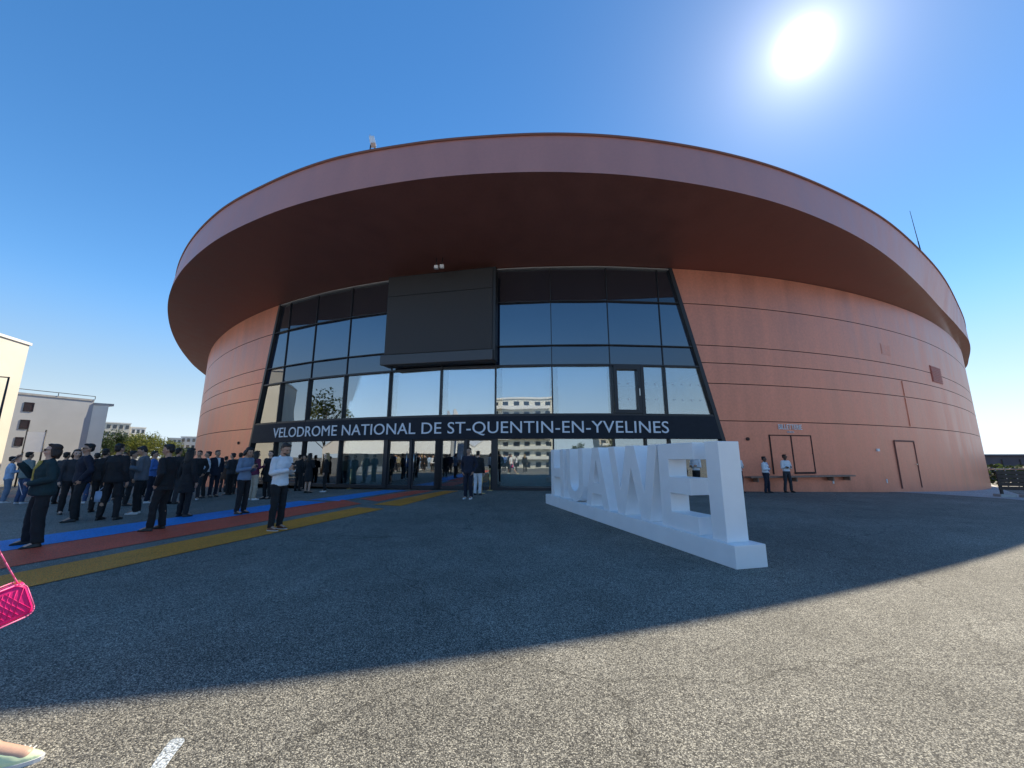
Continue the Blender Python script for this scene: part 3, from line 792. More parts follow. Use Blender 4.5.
def hand(bm, w, d, side):
    w = Vector(w); d = Vector(d).normalized()
    out = Vector((side, 0, 0)) - d*(d.x*side)
    if out.length < .2: out = Vector((0, -1, 0)) - d*(-d.y)
    out.normalize(); nrm = d.cross(out).normalized()
    fwd = nrm if nrm.y < 0 else -nrm             # knuckle row direction (front)
    pc = w + d*.05
    cap(bm, w, .026, w+d*.075, .030)
    for i, (L, off) in enumerate(((.070, .027), (.080, .010), (.074, -.009), (.058, -.026))):
        a = w + d*.080 + fwd*off; b = a + d*L*.55 - out*.010; c = b + d*L*.45 - out*.024
        cap(bm, a, .0105, b, .0098, 6); cap(bm, b, .0098, c, .0085, 6)
    a = w + d*.025 + fwd*.026; b = a + d*.032 + fwd*.026 - out*.012; c = b + d*.030 + fwd*.006 - out*.012
    cap(bm, a, .013, b, .0115, 6); cap(bm, b, .0115, c, .0095, 6)

def person(px, py, Ht, face, label, sex='m', arms=('down', 'down'), legs='stand', top=('shirt', 'cl_white'), bottom=('trousers', 'cl_black'),
           hair=('short', 'hair_black'), skin='skin2', shoes='shoe_black', nod=0, turn=0, vox=.013, extras=(), fat=1.0, group='people waiting on the plaza', at=None, sh=None):
    p = Vector((*at, gz(*at))) if at else ground_at(px, py)
    root = empty('person', p, R(face), label, 'person', group)
    k = Ht/1.75; wm = sex == 'f'
    J = lambda v, s: Vector((v[0]*s, v[1], v[2]))
    shx = .165 if wm else .190
    S = {s: Vector((shx*s, .0, 1.415)) for s in (1, -1)}
    A = {s: [J(x, s) for x in ARMS[arms[0 if s < 0 else 1]]] for s in (1, -1)}
    Lg = {s: [J(x, s) for x in LEGS[legs][0 if s < 0 else 1]] for s in (1, -1)}
    hip = {s: Vector((.09*s, 0, .90)) for s in (1, -1)}
    hm = Matrix.Translation((0, .0, 1.50)) @ Euler((R(nod), 0, R(turn))).to_matrix().to_4x4() @ Matrix.Translation((0, 0, -1.50))
    # torso profile (z, rx, ry, y)
    if wm: T = [(.84, .150, .105), (.92, .172, .118), (1.0, .160, .108), (1.10, .128, .092), (1.22, .142, .110), (1.31, .152, .108), (1.40, .140, .082), (1.45, .085, .062), (1.49, .052, .052)]
    else: T = [(.84, .150, .105), (.92, .165, .115), (1.0, .158, .110), (1.10, .150, .106), (1.22, .165, .115), (1.33, .182, .114), (1.41, .165, .090), (1.455, .100, .070), (1.49, .060, .058)]
    T = [(z, rx*(fat if z < 1.35 else 1), ry*(fat if z < 1.35 else 1)) for z, rx, ry in T]
    def torso(bm, z0, z1, add, flare=0):
        prof = [(z, rx, ry) for z, rx, ry in T if z0 < z < z1]
        def it(z):
            if z <= T[0][0]: return T[0]
            for a, b in zip(T, T[1:]):
                if a[0] <= z <= b[0]:
                    t = (z-a[0])/(b[0]-a[0]); return (z, a[1]+(b[1]-a[1])*t, a[2]+(b[2]-a[2])*t)
            return T[-1]
        prof = [(z0, *it(z0)[1:])] + prof + [(z1, *it(z1)[1:])]
        loft(bm, [(0, .0, z, rx+add+flare*max(0, (1.05-z)), ry+add+flare*max(0, (1.05-z))) for z, rx, ry in prof])
    # --- body: one continuous surface
    bm = bmesh.new()
    torso(bm, .84, 1.49, -.004)
    cap(bm, (0, .01, 1.44), .060, (0, -.005, 1.56), .052)
    hb = bmesh.new()
    ellipsoid(hb, (0, .004, 1.655), (.074, .094, .098)); ellipsoid(hb, (0, -.022, 1.605), (.060, .070, .075))
    cap(hb, (0, -.060, 1.552), .022, (0, -.045, 1.56), .035)                        # chin
    cap(hb, (0, -.088, 1.650), .010, (0, -.108, 1.612), .014)                       # nose
    for s in (1, -1):
        ellipsoid(hb, (.076*s, .008, 1.628), (.011, .022, .034))
        cap(hb, (.030*s, -.084, 1.668), .011, (.055*s, -.070, 1.664), .010)         # brow
        cap(hb, (.040*s, -.066, 1.605), .022, (.030*s, -.072, 1.59), .018)          # cheek
    cap(hb, (-.018, -.089, 1.583), .009, (.018, -.089, 1.583), .009)                # lips
    bmesh.ops.transform(hb, matrix=hm, verts=hb.verts[:])
    tmp = bpy.data.meshes.new('h'); hb.to_mesh(tmp); hb.free(); bm.from_mesh(tmp); bpy.data.meshes.remove(tmp)
    for s in (1, -1):
        cap(bm, (.09*s, 0, 1.41), .060, S[s], .056)
        e, w, d = A[s]
        cap(bm, S[s], .050, e, .039); cap(bm, e, .040, w, .027); hand(bm, w, d, s)
        kn, an = Lg[s]
        cap(bm, hip[s], .088 if wm else .084, kn, .054); cap(bm, kn, .055, kn.lerp(an, .35)+Vector((0, .012, 0)), .052); cap(bm, kn.lerp(an, .35)+Vector((0, .012, 0)), .052, an, .035)
        cap(bm, an, .036, an+Vector((.01*s, -.13, -.05)), .034)
    remeshed('body', bm, M[skin], root, vox*.85, k, 2)
    # --- eyes
    bm = bmesh.new()
    for s in (1, -1):
        bmesh.ops.create_icosphere(bm, subdivisions=1, radius=.0125, matrix=hm @ Matrix.Translation((.032*s, -.080, 1.645)))
    bmesh.ops.transform(bm, matrix=Matrix.Scale(k, 4), verts=bm.verts[:]); obj('eyes', bm, M['eye'], root, True)
    # --- hair
    hk, hc = hair
    if hk != 'none':
        bm = bmesh.new()
        if hk == 'cap':
            ellipsoid(bm, (0, .006, 1.685), (.083, .103, .085)); loft(bm, [(0, -.10, 1.682, .06, .07), (0, -.10, 1.694, .06, .07)])
        else:
            ellipsoid(bm, (0, .030, 1.702), (.079, .090, .070)); ellipsoid(bm, (0, .056, 1.640), (.068, .056, .075))
            ellipsoid(bm, (.01, -.035, 1.742), (.056, .046, .026)); ellipsoid(bm, (-.03, -.045, 1.735), (.030, .034, .022))
            for s in (1, -1): cap(bm, (.070*s, .012, 1.68), .018, (.074*s, .016, 1.645), .012)
        if hk in ('long', 'bob'):
            zl = 1.33 if hk == 'long' else 1.50
            for s in (1, -1): cap(bm, (.062*s, .01, 1.66), .034, (.075*s, .04, zl+.06), .036)
            loft(bm, [(0, .075, zl, .075, .035), (0, .085, zl+.10, .090, .048), (0, .06, 1.66, .085, .065)])
        if hk == 'bun': ellipsoid(bm, (0, .115, 1.70), (.048, .048, .048))
        if hk == 'tail': cap(bm, (0, .10, 1.69), .036, (0, .13, 1.45), .025)
        bmesh.ops.transform(bm, matrix=hm, verts=bm.verts[:])
        # keep the face clear
        remeshed('hair', bm, M[hc], root, vox*.9, k, 2)
    # --- upper garment
    kind, tm = top
    bm = bmesh.new()
    jacket = kind in ('jacket', 'suit', 'coat')
    add = .024 if jacket else .012
    hem = {'suit': .80, 'jacket': .86, 'coat': .62, 'shirt': .88, 'tucked': .98, 'tee': .90, 'dress': .96}[kind]
    if kind == 'coat': loft(bm, [(0, 0, .62, .20, .16), (0, 0, .90, .20, .145)])
    if kind == 'tucked': torso(bm, .97, 1.475, add)
    else: torso(bm, max(hem, .84), 1.475, add, .05 if kind != 'tucked' else 0)
    if hem < .84: loft(bm, [(0, .0, hem, T[1][1]+add+.02, T[1][2]+add+.02), (0, 0, .86, T[1][1]+add+.01, T[1][2]+add+.01)])
    for s in (1, -1):
        e, w, d = A[s]; g = .018 if jacket else .012
        cap(bm, (.09*s, 0, 1.412), .062+g*.6, S[s], .056+g*.7)
        if kind in ('tee',) or sh == 'short':
            cap(bm, S[s], .054+g, S[s].lerp(e, .75), .050+g)
        else:
            cap(bm, S[s], .052+g, e, .042+g); cap(bm, e, .043+g, e.lerp(w, .93), .034+g)
    if jacket: cap(bm, (-.05, .03, 1.47), .038, (.05, .03, 1.47), .038)
    else: cap(bm, (-.03, .015, 1.475), .040, (.03, .015, 1.475), .040)
    if 'scarf' in extras: pass
    remeshed({'suit': 'jacket', 'dress': 'bodice', 'tucked': 'shirt', 'tee': 't_shirt'}.get(kind, kind), bm, M[tm], root, vox, k)
    if kind == 'suit' or 'vneck' in extras:     # visible shirt front
        bm = bmesh.new(); y = -(T[4][2]+add+.004)
        vs = [bm.verts.new(v) for v in ((-.055, y+.045, 1.465), (.055, y+.045, 1.465), (.035, y-.002, 1.32), (0, y-.004, 1.12), (-.035, y-.002, 1.32))]
        f = bm.faces.new(vs); r = bmesh.ops.extrude_face_region(bm, geom=[f]); bmesh.ops.translate(bm, vec=(0, .03, 0), verts=[v for v in r['geom'] if isinstance(v, bmesh.types.BMVert)])
        bmesh.ops.transform(bm, matrix=Matrix.Scale(k, 4), verts=bm.verts[:])
        obj('scarf' if 'vneck' in extras else 'shirt_front', fix(bm), M['cl_yellow' if 'vneck' in extras else 'cl_white'], root)
    # --- lower garment
    kind2, bmat = bottom
    bm = bmesh.new()
    if kind2 in ('trousers', 'wide', 'shorts'):
        torso(bm, .84, 1.0, .008)
        for s in (1, -1):
            kn, an = Lg[s]; wd = .028 if kind2 == 'wide' else .012
            cap(bm, hip[s], .092+.006, kn, .058+wd); 
            if kind2 != 'shorts':
                end = an + Vector((0, 0, -.02)); add_tube(bm, kn, end, .058+wd, .046+wd*1.25, 14)
                bmesh.ops.create_icosphere(bm, subdivisions=2, radius=.058+wd, matrix=Matrix.Translation(kn))
        remeshed('trousers' if kind2 != 'shorts' else 'shorts', bm, M[bmat], root, vox, k)
    else:
        torso(bm, .84, 1.02, .012); loft(bm, [(0, -.005, .50, .19, .15), (0, 0, .70, .195, .145), (0, 0, .90, .185, .130)])
        remeshed('skirt', bm, M[bmat], root, vox, k)
    # --- shoes
    for s in (1, -1):
        kn, an = Lg[s]; bm = bmesh.new(); zb = an.z-.085
        loft(bm, [(an.x+.008*s, an.y-.07, zb, .043, .130), (an.x+.008*s, an.y-.07, zb+.03, .046, .133), (an.x+.006*s, an.y-.05, zb+.055, .040, .100), (an.x, an.y, zb+.085, .040, .050)], 16)
        so = remeshed('shoe', bm, M[shoes], root, .010 if vox > .0101 else .006, k, 2)
        if vox < .0101:
            bm = bmesh.new(); loft(bm, [(an.x+.008*s, an.y-.07, zb-.002, .047, .136), (an.x+.008*s, an.y-.07, zb+.020, .049, .139)], 20)
            for q in range(4): add_tube(bm, (an.x-.022, an.y-.075-.022*q, zb+.066-.006*q), (an.x+.034, an.y-.082-.022*q, zb+.066-.006*q), .004, n=6)
            bmesh.ops.transform(bm, matrix=Matrix.Scale(k, 4), verts=bm.verts[:]); obj('sole', fix(bm), M['shoe_white'], so)
    # --- extras
    if 'sunglasses' in extras:
        bm = bmesh.new()
        for s in (1, -1):
            add_box(bm, (.034*s, -.098, 1.647), (.055, .012, .036), bev=.005); add_box(bm, (.072*s, -.045, 1.650), (.005, .10, .008))
        add_box(bm, (0, -.101, 1.655), (.016, .008, .008))
        bmesh.ops.transform(bm, matrix=Matrix.Scale(k, 4) @ hm, verts=bm.verts[:]); obj('sunglasses', bm, M['lens'], root)
    if 'beard' in extras:
        bm = bmesh.new(); ellipsoid(bm, (0, -.036, 1.570), (.050, .058, .036))
        cap(bm, (-.02, -.088, 1.600), .008, (.02, -.088, 1.600), .008)
        bmesh.ops.transform(bm, matrix=hm, verts=bm.verts[:]); remeshed('beard', bm, M[hc], root, .008, k, 1)
    if 'lanyard' in extras:
        bm = bmesh.new(); y = -(T[4][2]+add+.014)
        for s in (1, -1): add_tube(bm, (.05*s, y+.055, 1.46), (0, y, 1.17), .007, n=5)
        add_box(bm, (0, y, 1.11), (.09, .008, .12)); bmesh.ops.transform(bm, matrix=Matrix.Scale(k, 4), verts=bm.verts[:]); obj('lanyard', bm, M['cl_blue'], root)
    root['_h'] = k
    return root, A, k

def attach_world(root, local, k):
    return Matrix.Translation(root.location) @ Euler(root.rotation_euler).to_matrix().to_4x4() @ (Vector(local)*k)
def phone(root, A, k, side, label):
    e, w, d = A[side]; c = attach_world(root, w + d.normalized()*.10 + Vector((-.012*side, -.025, .01)), k)
    o = empty('phone', c, root.rotation_euler.z, label, 'phone')
    bm = bmesh.new(); rot = Euler((R(-40), 0, 0)).to_matrix().to_4x4()
    add_box(bm, (0, 0, 0), (.075, .009, .15), rot=rot, bev=.003); obj('case', bm, M['black_metal'], o)
    bm = bmesh.new(); add_box(bm, rot @ Vector((0, .0055, 0)), (.068, .001, .14), rot=rot); obj('screen', bm, M['lens'], o)
def backpack(root, k, mat, label):
    c = attach_world(root, (0, .20, 1.22), k); o = empty('backpack', c, root.rotation_euler.z, label, 'backpack')
    bm = bmesh.new(); add_box(bm, (0, 0, 0), (.30*k, .16*k, .42*k), bev=.05); obj('sack', bm, M[mat], o, True)
    bm = bmesh.new(); add_box(bm, (0, .09*k, -.08*k), (.22*k, .05*k, .18*k), bev=.02); obj('pocket', bm, M[mat], o, True)
    bm = bmesh.new()
    for s in (1, -1):
        add_tube(bm, (.09*s, -.07, .18), (.11*s, -.16, .24), .016); add_tube(bm, (.11*s, -.16, .24), (.12*s, -.335, .10), .016); add_tube(bm, (.12*s, -.335, .10), (.13*s, -.10, -.16), .014)
    obj('straps', bm, M['cl_black'], o)
def tote(root, A, k, side, mat, label, L=.32):
    e, w, d = A[side]; c = attach_world(root, w + d.normalized()*.12, k); o = empty('bag', c, root.rotation_euler.z+.4, label, 'bag')
    bm = bmesh.new(); loft(bm, [(0, 0, -.12-L, .14, .05), (0, 0, -.12-L*.5, .15, .05), (0, 0, -.12, .145, .02)], 16); obj('sack', fix(bm), M[mat], o, True)
    bm = bmesh.new()
    for s in (1, -1): add_tube(bm, (.09*s, 0, -.125), (0, 0, .0), .007)
    obj('handles', bm, M[mat], o)
LEGS['astride'] = (((.18, -.03, .49), (.27, .0, .085)), ((.18, -.03, .49), (.27, .0, .085)))
LEGS['lunge'] = (((.09, -.24, .47), (.09, -.60, .085)), ((.09, .06, .50), (.09, .26, .12)))
N = .011      # voxel for the nearest figures
# left foreground group
person(3, 503, 1.70, 150, 'dark haired person in light blue shirt and faded jeans at the left picture edge', arms=('phone', 'phone'), top=('shirt', 'cl_ltblue'), bottom=('trousers', 'cl_paledenim'), shoes='shoe_white', hair=('short', 'hair_black'))
person(19, 504, 1.80, 172, 'man seen from behind in grey green jacket and blue jeans', arms=('phone', 'phone'), top=('jacket', 'cl_greygreen'), bottom=('trousers', 'cl_denim'), shoes='shoe_white', fat=1.1)
person(46, 497, 1.66, 10, 'dark haired person in pale top mostly hidden behind the woman with the yellow scarf', top=('tee', 'cl_beige'), bottom=('trousers', 'cl_denim'))
r, A, k = person(31, 546, 1.70, -28, 'woman in dark green jacket and yellow scarf holding a white paper, head tipped back', sex='f', arms=('up', 'waist'), legs='astride', top=('jacket', 'cl_teal'), bottom=('wide', 'cl_black'), hair=('bob', 'hair_brown'), skin='skin1', shoes='shoe_black', nod=-6, turn=-20, vox=N, extras=('sunglasses', 'vneck'), fat=1.22)
e, w, d = A[1]; c = attach_world(r, w + Vector((-.13, -.06, -.04)), k)
o = empty('paper', c, r.rotation_euler.z, 'folded white paper in the hand of the woman with the yellow scarf', 'paper')
bm = bmesh.new(); add_box(bm, (0, 0, -.04), (.13, .006, .19), rot=Euler((R(20), R(25), 0)).to_matrix().to_4x4()); obj('sheet', bm, M['sign_white'], o)
phone(r, A, k, -1, 'dark phone held up by the woman with the yellow scarf')
person(65, 514, 1.70, 60, 'person with brown hair mostly hidden behind the dark green jacket of the scarf woman', sex='f', top=('shirt', 'cl_charcoal'), bottom=('trousers', 'cl_black'), hair=('bob', 'hair_brown'), skin='skin1')
person(74, 521, 1.80, -35, 'man in navy jacket and sunglasses standing with both hands low in front', arms=('pocket', 'pocket'), legs='relax', top=('jacket', 'cl_navy'), bottom=('trousers', 'cl_black'), extras=('sunglasses',), vox=N, fat=1.08)
person(95, 512, 1.72, 200, 'person in black half hidden behind the broad man in black seen from behind', top=('jacket', 'cl_black'), bottom=('trousers', 'cl_black'))
r, A, k = person(107, 520, 1.80, 185, 'broad man in black jacket seen from behind, carrying a pale blue bag', legs='wide', arms=('down', 'down'), top=('jacket', 'cl_black'), bottom=('trousers', 'cl_black'), vox=N, fat=1.15)
tote(r, A, k, 1, 'cl_ltblue', 'pale blue carrier bag hanging from the hand of the broad man in black', .25)
person(125, 506, 1.70, 140, 'person in dark coat standing between the broad man in black and the man in grey', top=('coat', 'cl_charcoal'), bottom=('trousers', 'cl_black'))
r, A, k = person(135, 514, 1.78, -60, 'man in grey jacket and white trainers looking down at his phone', arms=('phone', 'phone'), top=('jacket', 'cl_grey'), bottom=('trousers', 'cl_black'), shoes='shoe_white', nod=28, vox=N)
phone(r, A, k, 1, 'phone in the hands of the man in grey jacket and white trainers')
person(147, 503, 1.72, 120, 'person in white and blue shirt with dark waistcoat behind the man in grey', top=('shirt', 'cl_blue'), bottom=('trousers', 'cl_navy'), shoes='shoe_white', arms=('phone', 'down'))
person(157, 530, 1.74, -75, 'man in black suit and open white collar on the edge of the blue stripe', arms=('down', 'pocket'), legs='relax', top=('suit', 'cl_black'), bottom=('trousers', 'cl_black'), vox=N, nod=8)
person(182, 517, 1.70, 165, 'long haired woman all in black standing behind the man in black suit', sex='f', top=('coat', 'cl_black'), bottom=('trousers', 'cl_black'), hair=('long', 'hair_black'), vox=N)
person(193, 500, 1.76, 30, 'person in black jacket and white trainers right of the long haired woman', top=('jacket', 'cl_black'), bottom=('trousers', 'cl_charcoal'), shoes='shoe_white', arms=('pocket', 'pocket'))
person(202, 498, 1.76, -50, 'man in white shirt and black trousers talking to the man in navy suit', top=('tucked', 'cl_white'), bottom=('trousers', 'cl_black'), arms=('folded', 'pocket'))
person(212, 497, 1.82, 70, 'tall man in navy suit standing in front of the copper wall on the left', top=('suit', 'cl_navy'), bottom=('trousers', 'cl_navy'), arms=('down', 'pocket'), hair=('short', 'hair_brown'))
person(222, 492, 1.72, 190, 'person in brown coat seen past the shoulder of the man in navy suit', top=('coat', 'cl_brown'), bottom=('trousers', 'cl_charcoal'))
r, A, k = person(236, 494, 1.78, 200, 'man in dark coat with his back turned behind the bob haired woman', top=('jacket', 'cl_olive'), bottom=('trousers', 'cl_black'))
backpack(r, k, 'cl_brown', 'brown backpack on the man in dark coat behind the bob haired woman')
r, A, k = person(240, 514, 1.74, 80, 'bob haired person in pale denim shirt looking at a phone on the blue stripe', sex='f', arms=('phone', 'phone'), top=('shirt', 'cl_paledenim'), bottom=('trousers', 'cl_black'), hair=('bob', 'hair_black'), nod=22, vox=N)
phone(r, A, k, 1, 'phone in the hands of the bob haired person in pale denim shirt')
person(252, 500, 1.72, 150, 'woman in burgundy top and beige trousers with long dark hair', sex='f', top=('shirt', 'cl_burgundy'), bottom=('trousers', 'cl_beige'), hair=('long', 'hair_black'), arms=('phone', 'down'), shoes='shoe_white')
person(266, 499, 1.74, -10, 'person in black coat facing the camera between burgundy woman and white shirted man', top=('coat', 'cl_black'), bottom=('trousers', 'cl_black'), skin='skin1')
r, A, k = person(275, 530, 1.77, 75, 'bearded man in white shirt and brown shoes looking at his phone on the orange stripe', arms=('phone', 'phone'), top=('shirt', 'cl_white'), bottom=('trousers', 'cl_black'), hair=('short', 'hair_brown'), skin='skin2', shoes='shoe_brown', nod=24, vox=.010, legs='stand', extras=('beard',))
phone(r, A, k, 1, 'phone in the hands of the bearded man in white shirt')
person(297, 491, 1.72, 170, 'person in black behind the phone of the bearded man in white shirt', top=('jacket', 'cl_black'), bottom=('trousers', 'cl_black'))
person(307, 493, 1.72, 160, 'woman in black dress with bare lower legs near the left glass panes', sex='f', top=('dress', 'cl_black'), bottom=('skirt', 'cl_black'), hair=('long', 'hair_black'), skin='skin1', arms=('folded', 'folded'))
person(316, 487, 1.70, 200, 'person in light blue shirt and pale trousers behind the woman in black dress', top=('shirt', 'cl_ltblue'), bottom=('trousers', 'cl_grey'), shoes='shoe_white')
person(324, 492, 1.74, -70, 'woman with blond hair in black clothes and white trainers near the glass', sex='f', top=('jacket', 'cl_black'), bottom=('trousers', 'cl_black'), hair=('long', 'hair_blond'), shoes='shoe_white', skin='skin1')
r, A, k = person(337, 486.5, 1.76, 110, 'man in blue shirt with dark backpack beside the left glass pane', top=('shirt', 'cl_ltblue'), bottom=('trousers', 'cl_black'), shoes='shoe_white', arms=('phone', 'down'))
backpack(r, k, 'cl_navy', 'dark blue backpack on the man in blue shirt beside the left glass pane')
# more of the crowd between the people above
person(57, 504, 1.74, 190, 'person in charcoal coat behind the raised arm of the scarf woman', top=('coat', 'cl_charcoal'), bottom=('trousers', 'cl_black'))
person(88, 503, 1.70, -120, 'person in grey jumper showing between the navy jacket man and the broad man in black', top=('jacket', 'cl_grey'), bottom=('trousers', 'cl_denim'), arms=('phone', 'down'), shoes='shoe_white')
person(117, 500, 1.76, 40, 'man in dark olive jacket far behind the broad man in black', top=('jacket', 'cl_olive'), bottom=('trousers', 'cl_black'), arms=('pocket', 'down'))
person(141, 497, 1.66, 100, 'woman with long brown hair and white top far behind the man in grey', sex='f', top=('shirt', 'cl_white'), bottom=('trousers', 'cl_black'), hair=('long', 'hair_brown'), skin='skin1')
person(171, 504, 1.80, 175, 'tall man in black seen from behind right of the man in black suit', top=('suit', 'cl_black'), bottom=('trousers', 'cl_charcoal'), arms=('down', 'pocket'))
person(186, 495, 1.72, 60, 'person in navy coat far behind the long haired woman', top=('coat', 'cl_navy'), bottom=('trousers', 'cl_black'))
person(228, 495, 1.74, -90, 'person in charcoal jacket close to the left end of the copper wall', top=('jacket', 'cl_charcoal'), bottom=('trousers', 'cl_black'), arms=('phone', 'phone'))
person(246, 496, 1.76, 20, 'man in black suit half hidden behind the woman in burgundy top', top=('suit', 'cl_black'), bottom=('trousers', 'cl_black'))
person(284, 491, 1.70, 150, 'person in khaki jacket hidden behind the back of the bearded man', top=('jacket', 'cl_khaki'), bottom=('trousers', 'cl_charcoal'))
person(302, 489, 1.78, -40, 'tall person in black jacket between the glass and the woman in black dress', top=('jacket', 'cl_black'), bottom=('trousers', 'cl_black'), arms=('folded', 'folded'))
person(330, 488, 1.74, 170, 'person in black suit seen from behind left of the blue shirt with backpack', top=('suit', 'cl_black'), bottom=('trousers', 'cl_black'))
# entrance pair
person(468, 499, 1.82, -15, 'man in navy jumper and jeans with white shoes in front of the entrance doors', arms=('pocket', 'pocket'), top=('jacket', 'cl_navy'), bottom=('trousers', 'cl_navy'), shoes='shoe_white', vox=.011)
person(477.5, 495, 1.74, 165, 'person in black jacket and pale trousers beside the man in navy jumper', top=('jacket', 'cl_black'), bottom=('trousers', 'cl_white'), arms=('down', 'folded'), skin='skin1')
# staff by the ticket hatch
person(684, 492.5, 1.78, 30, 'person in black seen through the last open letter of the white letter row', top=('suit', 'cl_black'), bottom=('trousers', 'cl_black'), group='staff in white shirts by the copper wall')
person(698, 492.5, 1.74, -60, 'person in white shirt with crossed arms seen through the gap in the white letters', top=('tucked', 'cl_white'), bottom=('trousers', 'cl_black'), arms=('folded', 'folded'), group='staff in white shirts by the copper wall')
person(741, 492.5, 1.72, 20, 'person in white shirt peeking out right behind the last white letter', top=('tucked', 'cl_white'), bottom=('trousers', 'cl_navy'), arms=('folded', 'folded'), group='staff in white shirts by the copper wall')
person(768, 493, 1.62, 35, 'stout staff member in white shirt and lanyard left of the ticket hatch', top=('tucked', 'cl_white'), bottom=('trousers', 'cl_navy'), arms=('folded', 'pocket'), legs='wide', extras=('lanyard',), fat=1.15, skin='skin3', group='staff in white shirts by the copper wall')
person(789, 492.5, 1.76, 10, 'man in white shirt and dark trousers standing before the ticket hatch', top=('tucked', 'cl_white'), bottom=('trousers', 'cl_charcoal'), arms=('folded', 'folded'), legs='wide', extras=('sunglasses',), skin='skin3', group='staff in white shirts by the copper wall')
# woman walking out of the frame on the left, pink bag
r, A, k = person(0, 0, 1.68, 112, 'woman at the lower left corner showing only bare ankle and pale lime trainer', sex='f', at=(-3.09, 2.05), legs='lunge', top=('tee', 'cl_white'), bottom=('shorts', 'cl_denim'), hair=('tail', 'hair_brown'), skin='skin1', shoes='shoe_lime', vox=.010, group='passers-by near the camera')
def handbag():
    o = empty('handbag', (-2.95, 2.36, .615), R(58), 'bright pink quilted handbag on a thin strap at the left picture edge', 'handbag')
    bm = bmesh.new(); add_box(bm, (0, 0, 0), (.30, .085, .17), bev=.035)
    o.scale = (1.15, 1.15, 1.15); o.rotation_euler = (0, -R(20), R(58))
    bmesh.ops.subdivide_edges(bm, edges=bm.edges[:], cuts=1)
    obj('body', bm, M['pink'], o, True)
    bm = bmesh.new()
    for y in (-.0445, .0445):
        pts = []
        for cx, cz, a0 in ((.115, .05, 0), (-.115, .05, 90), (-.115, -.05, 180), (.115, -.05, 270)):
            for q in range(6): a = R(a0+q*18); pts.append(Vector((cx+.035*math.cos(a), y*.93, cz+.035*math.sin(a))))
        for i in range(len(pts)): add_tube(bm, pts[i], pts[(i+1) % len(pts)], .0032, n=6)
    obj('piping', bm, M['pink_light'], o)
    bm = bmesh.new()
    for y in (-.044, .044):
        for kx in range(-8, 9):
            for sgn in (1, -1):
                x0, x1 = kx*.022-sgn*.03, kx*.022+sgn*.03
                if max(abs(x0), abs(x1)) < .14: add_tube(bm, (x0, y*.97, -.06), (x1, y*.97, .06), .0016, n=4)
    obj('quilting', bm, M['pink'], o)
    bm = bmesh.new()
    inv = (Matrix.Translation(o.location) @ Euler((0, -R(20), R(58))).to_matrix().to_4x4() @ Matrix.Scale(1.15, 4)).inverted()
    top = inv @ Vector((-2.74, 1.98, 1.40))
    for x in (.13, -.13):
        P = Vector((x, 0, .075)); n = 10; prev = P
        for i in range(1, n+1):
            t = i/n; q = P.lerp(top, t) + Vector((0, 0, -.05*math.sin(PI*t))); add_tube(bm, prev, q, .0032, n=6); prev = q
    obj('strap', bm, M['pink_light'], o)
    bm = bmesh.new(); add_tube(bm, (.13, -.008, .085), (.13, .008, .085), .012, n=10); add_tube(bm, (-.13, -.008, .085), (-.13, .008, .085), .012, n=10); obj('ring', bm, M['brass'], o)
handbag()
flush()
# people queuing behind the camera, seen only in the glass
rng = random.Random(3)
src = [o for o in bpy.data.objects if o.get('category') == 'person' and o.get('group') == 'people waiting on the plaza']
kids = {o: [c for c in bpy.data.objects if c.parent == o] for o in src}
for i in range(64):
    o = src[(i*5) % len(src)]
    while True:
        x, y = rng.uniform(-27, -2), rng.uniform(-9, 8)
        if x < -1.38*y-1.6 and x > -30-.2*y and (x+27)*.61+(y+10)*.79 > 6.5: break
    c = o.copy(); C.objects.link(c); c.location = (x, y, 0); c.rotation_euler = (0, 0, rng.uniform(0, 6.28))
    tag(c, 'person standing in the queue that shows only as a reflection in the glass', 'person', 'people mirrored in the entrance glass')
    for ch in kids[o]:
        d = ch.copy(); C.objects.link(d); d.parent = c

# ------------------------------------------------------------------ queue posts
post = None
for px, py, lab in ((349.5, 489, 'brass queue post beside the left glass pane'), (481.8, 493.5, 'brass queue post right of the pair at the entrance doors'), (489.8, 490.5, 'brass queue post farthest right at the entrance doors'), (411, 488.5, 'brass queue post in front of the middle entrance door')):
    p = ground_at(px, py)
    if post is None:
        post = empty('queue_post', p)
        bm = bmesh.new(); add_tube(bm, (0, 0, 0), (0, 0, .015), .16, .155, 24); add_tube(bm, (0, 0, .015), (0, 0, .035), .15, .05, 24); obj('base', bm, M['brass'], post)
        bm = bmesh.new(); add_tube(bm, (0, 0, .03), (0, 0, .92), .022, n=12); obj('pole', bm, M['brass'], post)
        bm = bmesh.new(); add_tube(bm, (0, 0, .92), (0, 0, .98), .032, .032, 12); bmesh.ops.create_icosphere(bm, subdivisions=2, radius=.03, matrix=Matrix.Translation((0, 0, .99))); obj('belt_head', bm, M['brass'], post, True)
        q = post
    else:
        q = copy_tree(post); q.location = p
    tag(q, lab, 'queue post', 'brass queue posts at the entrance')

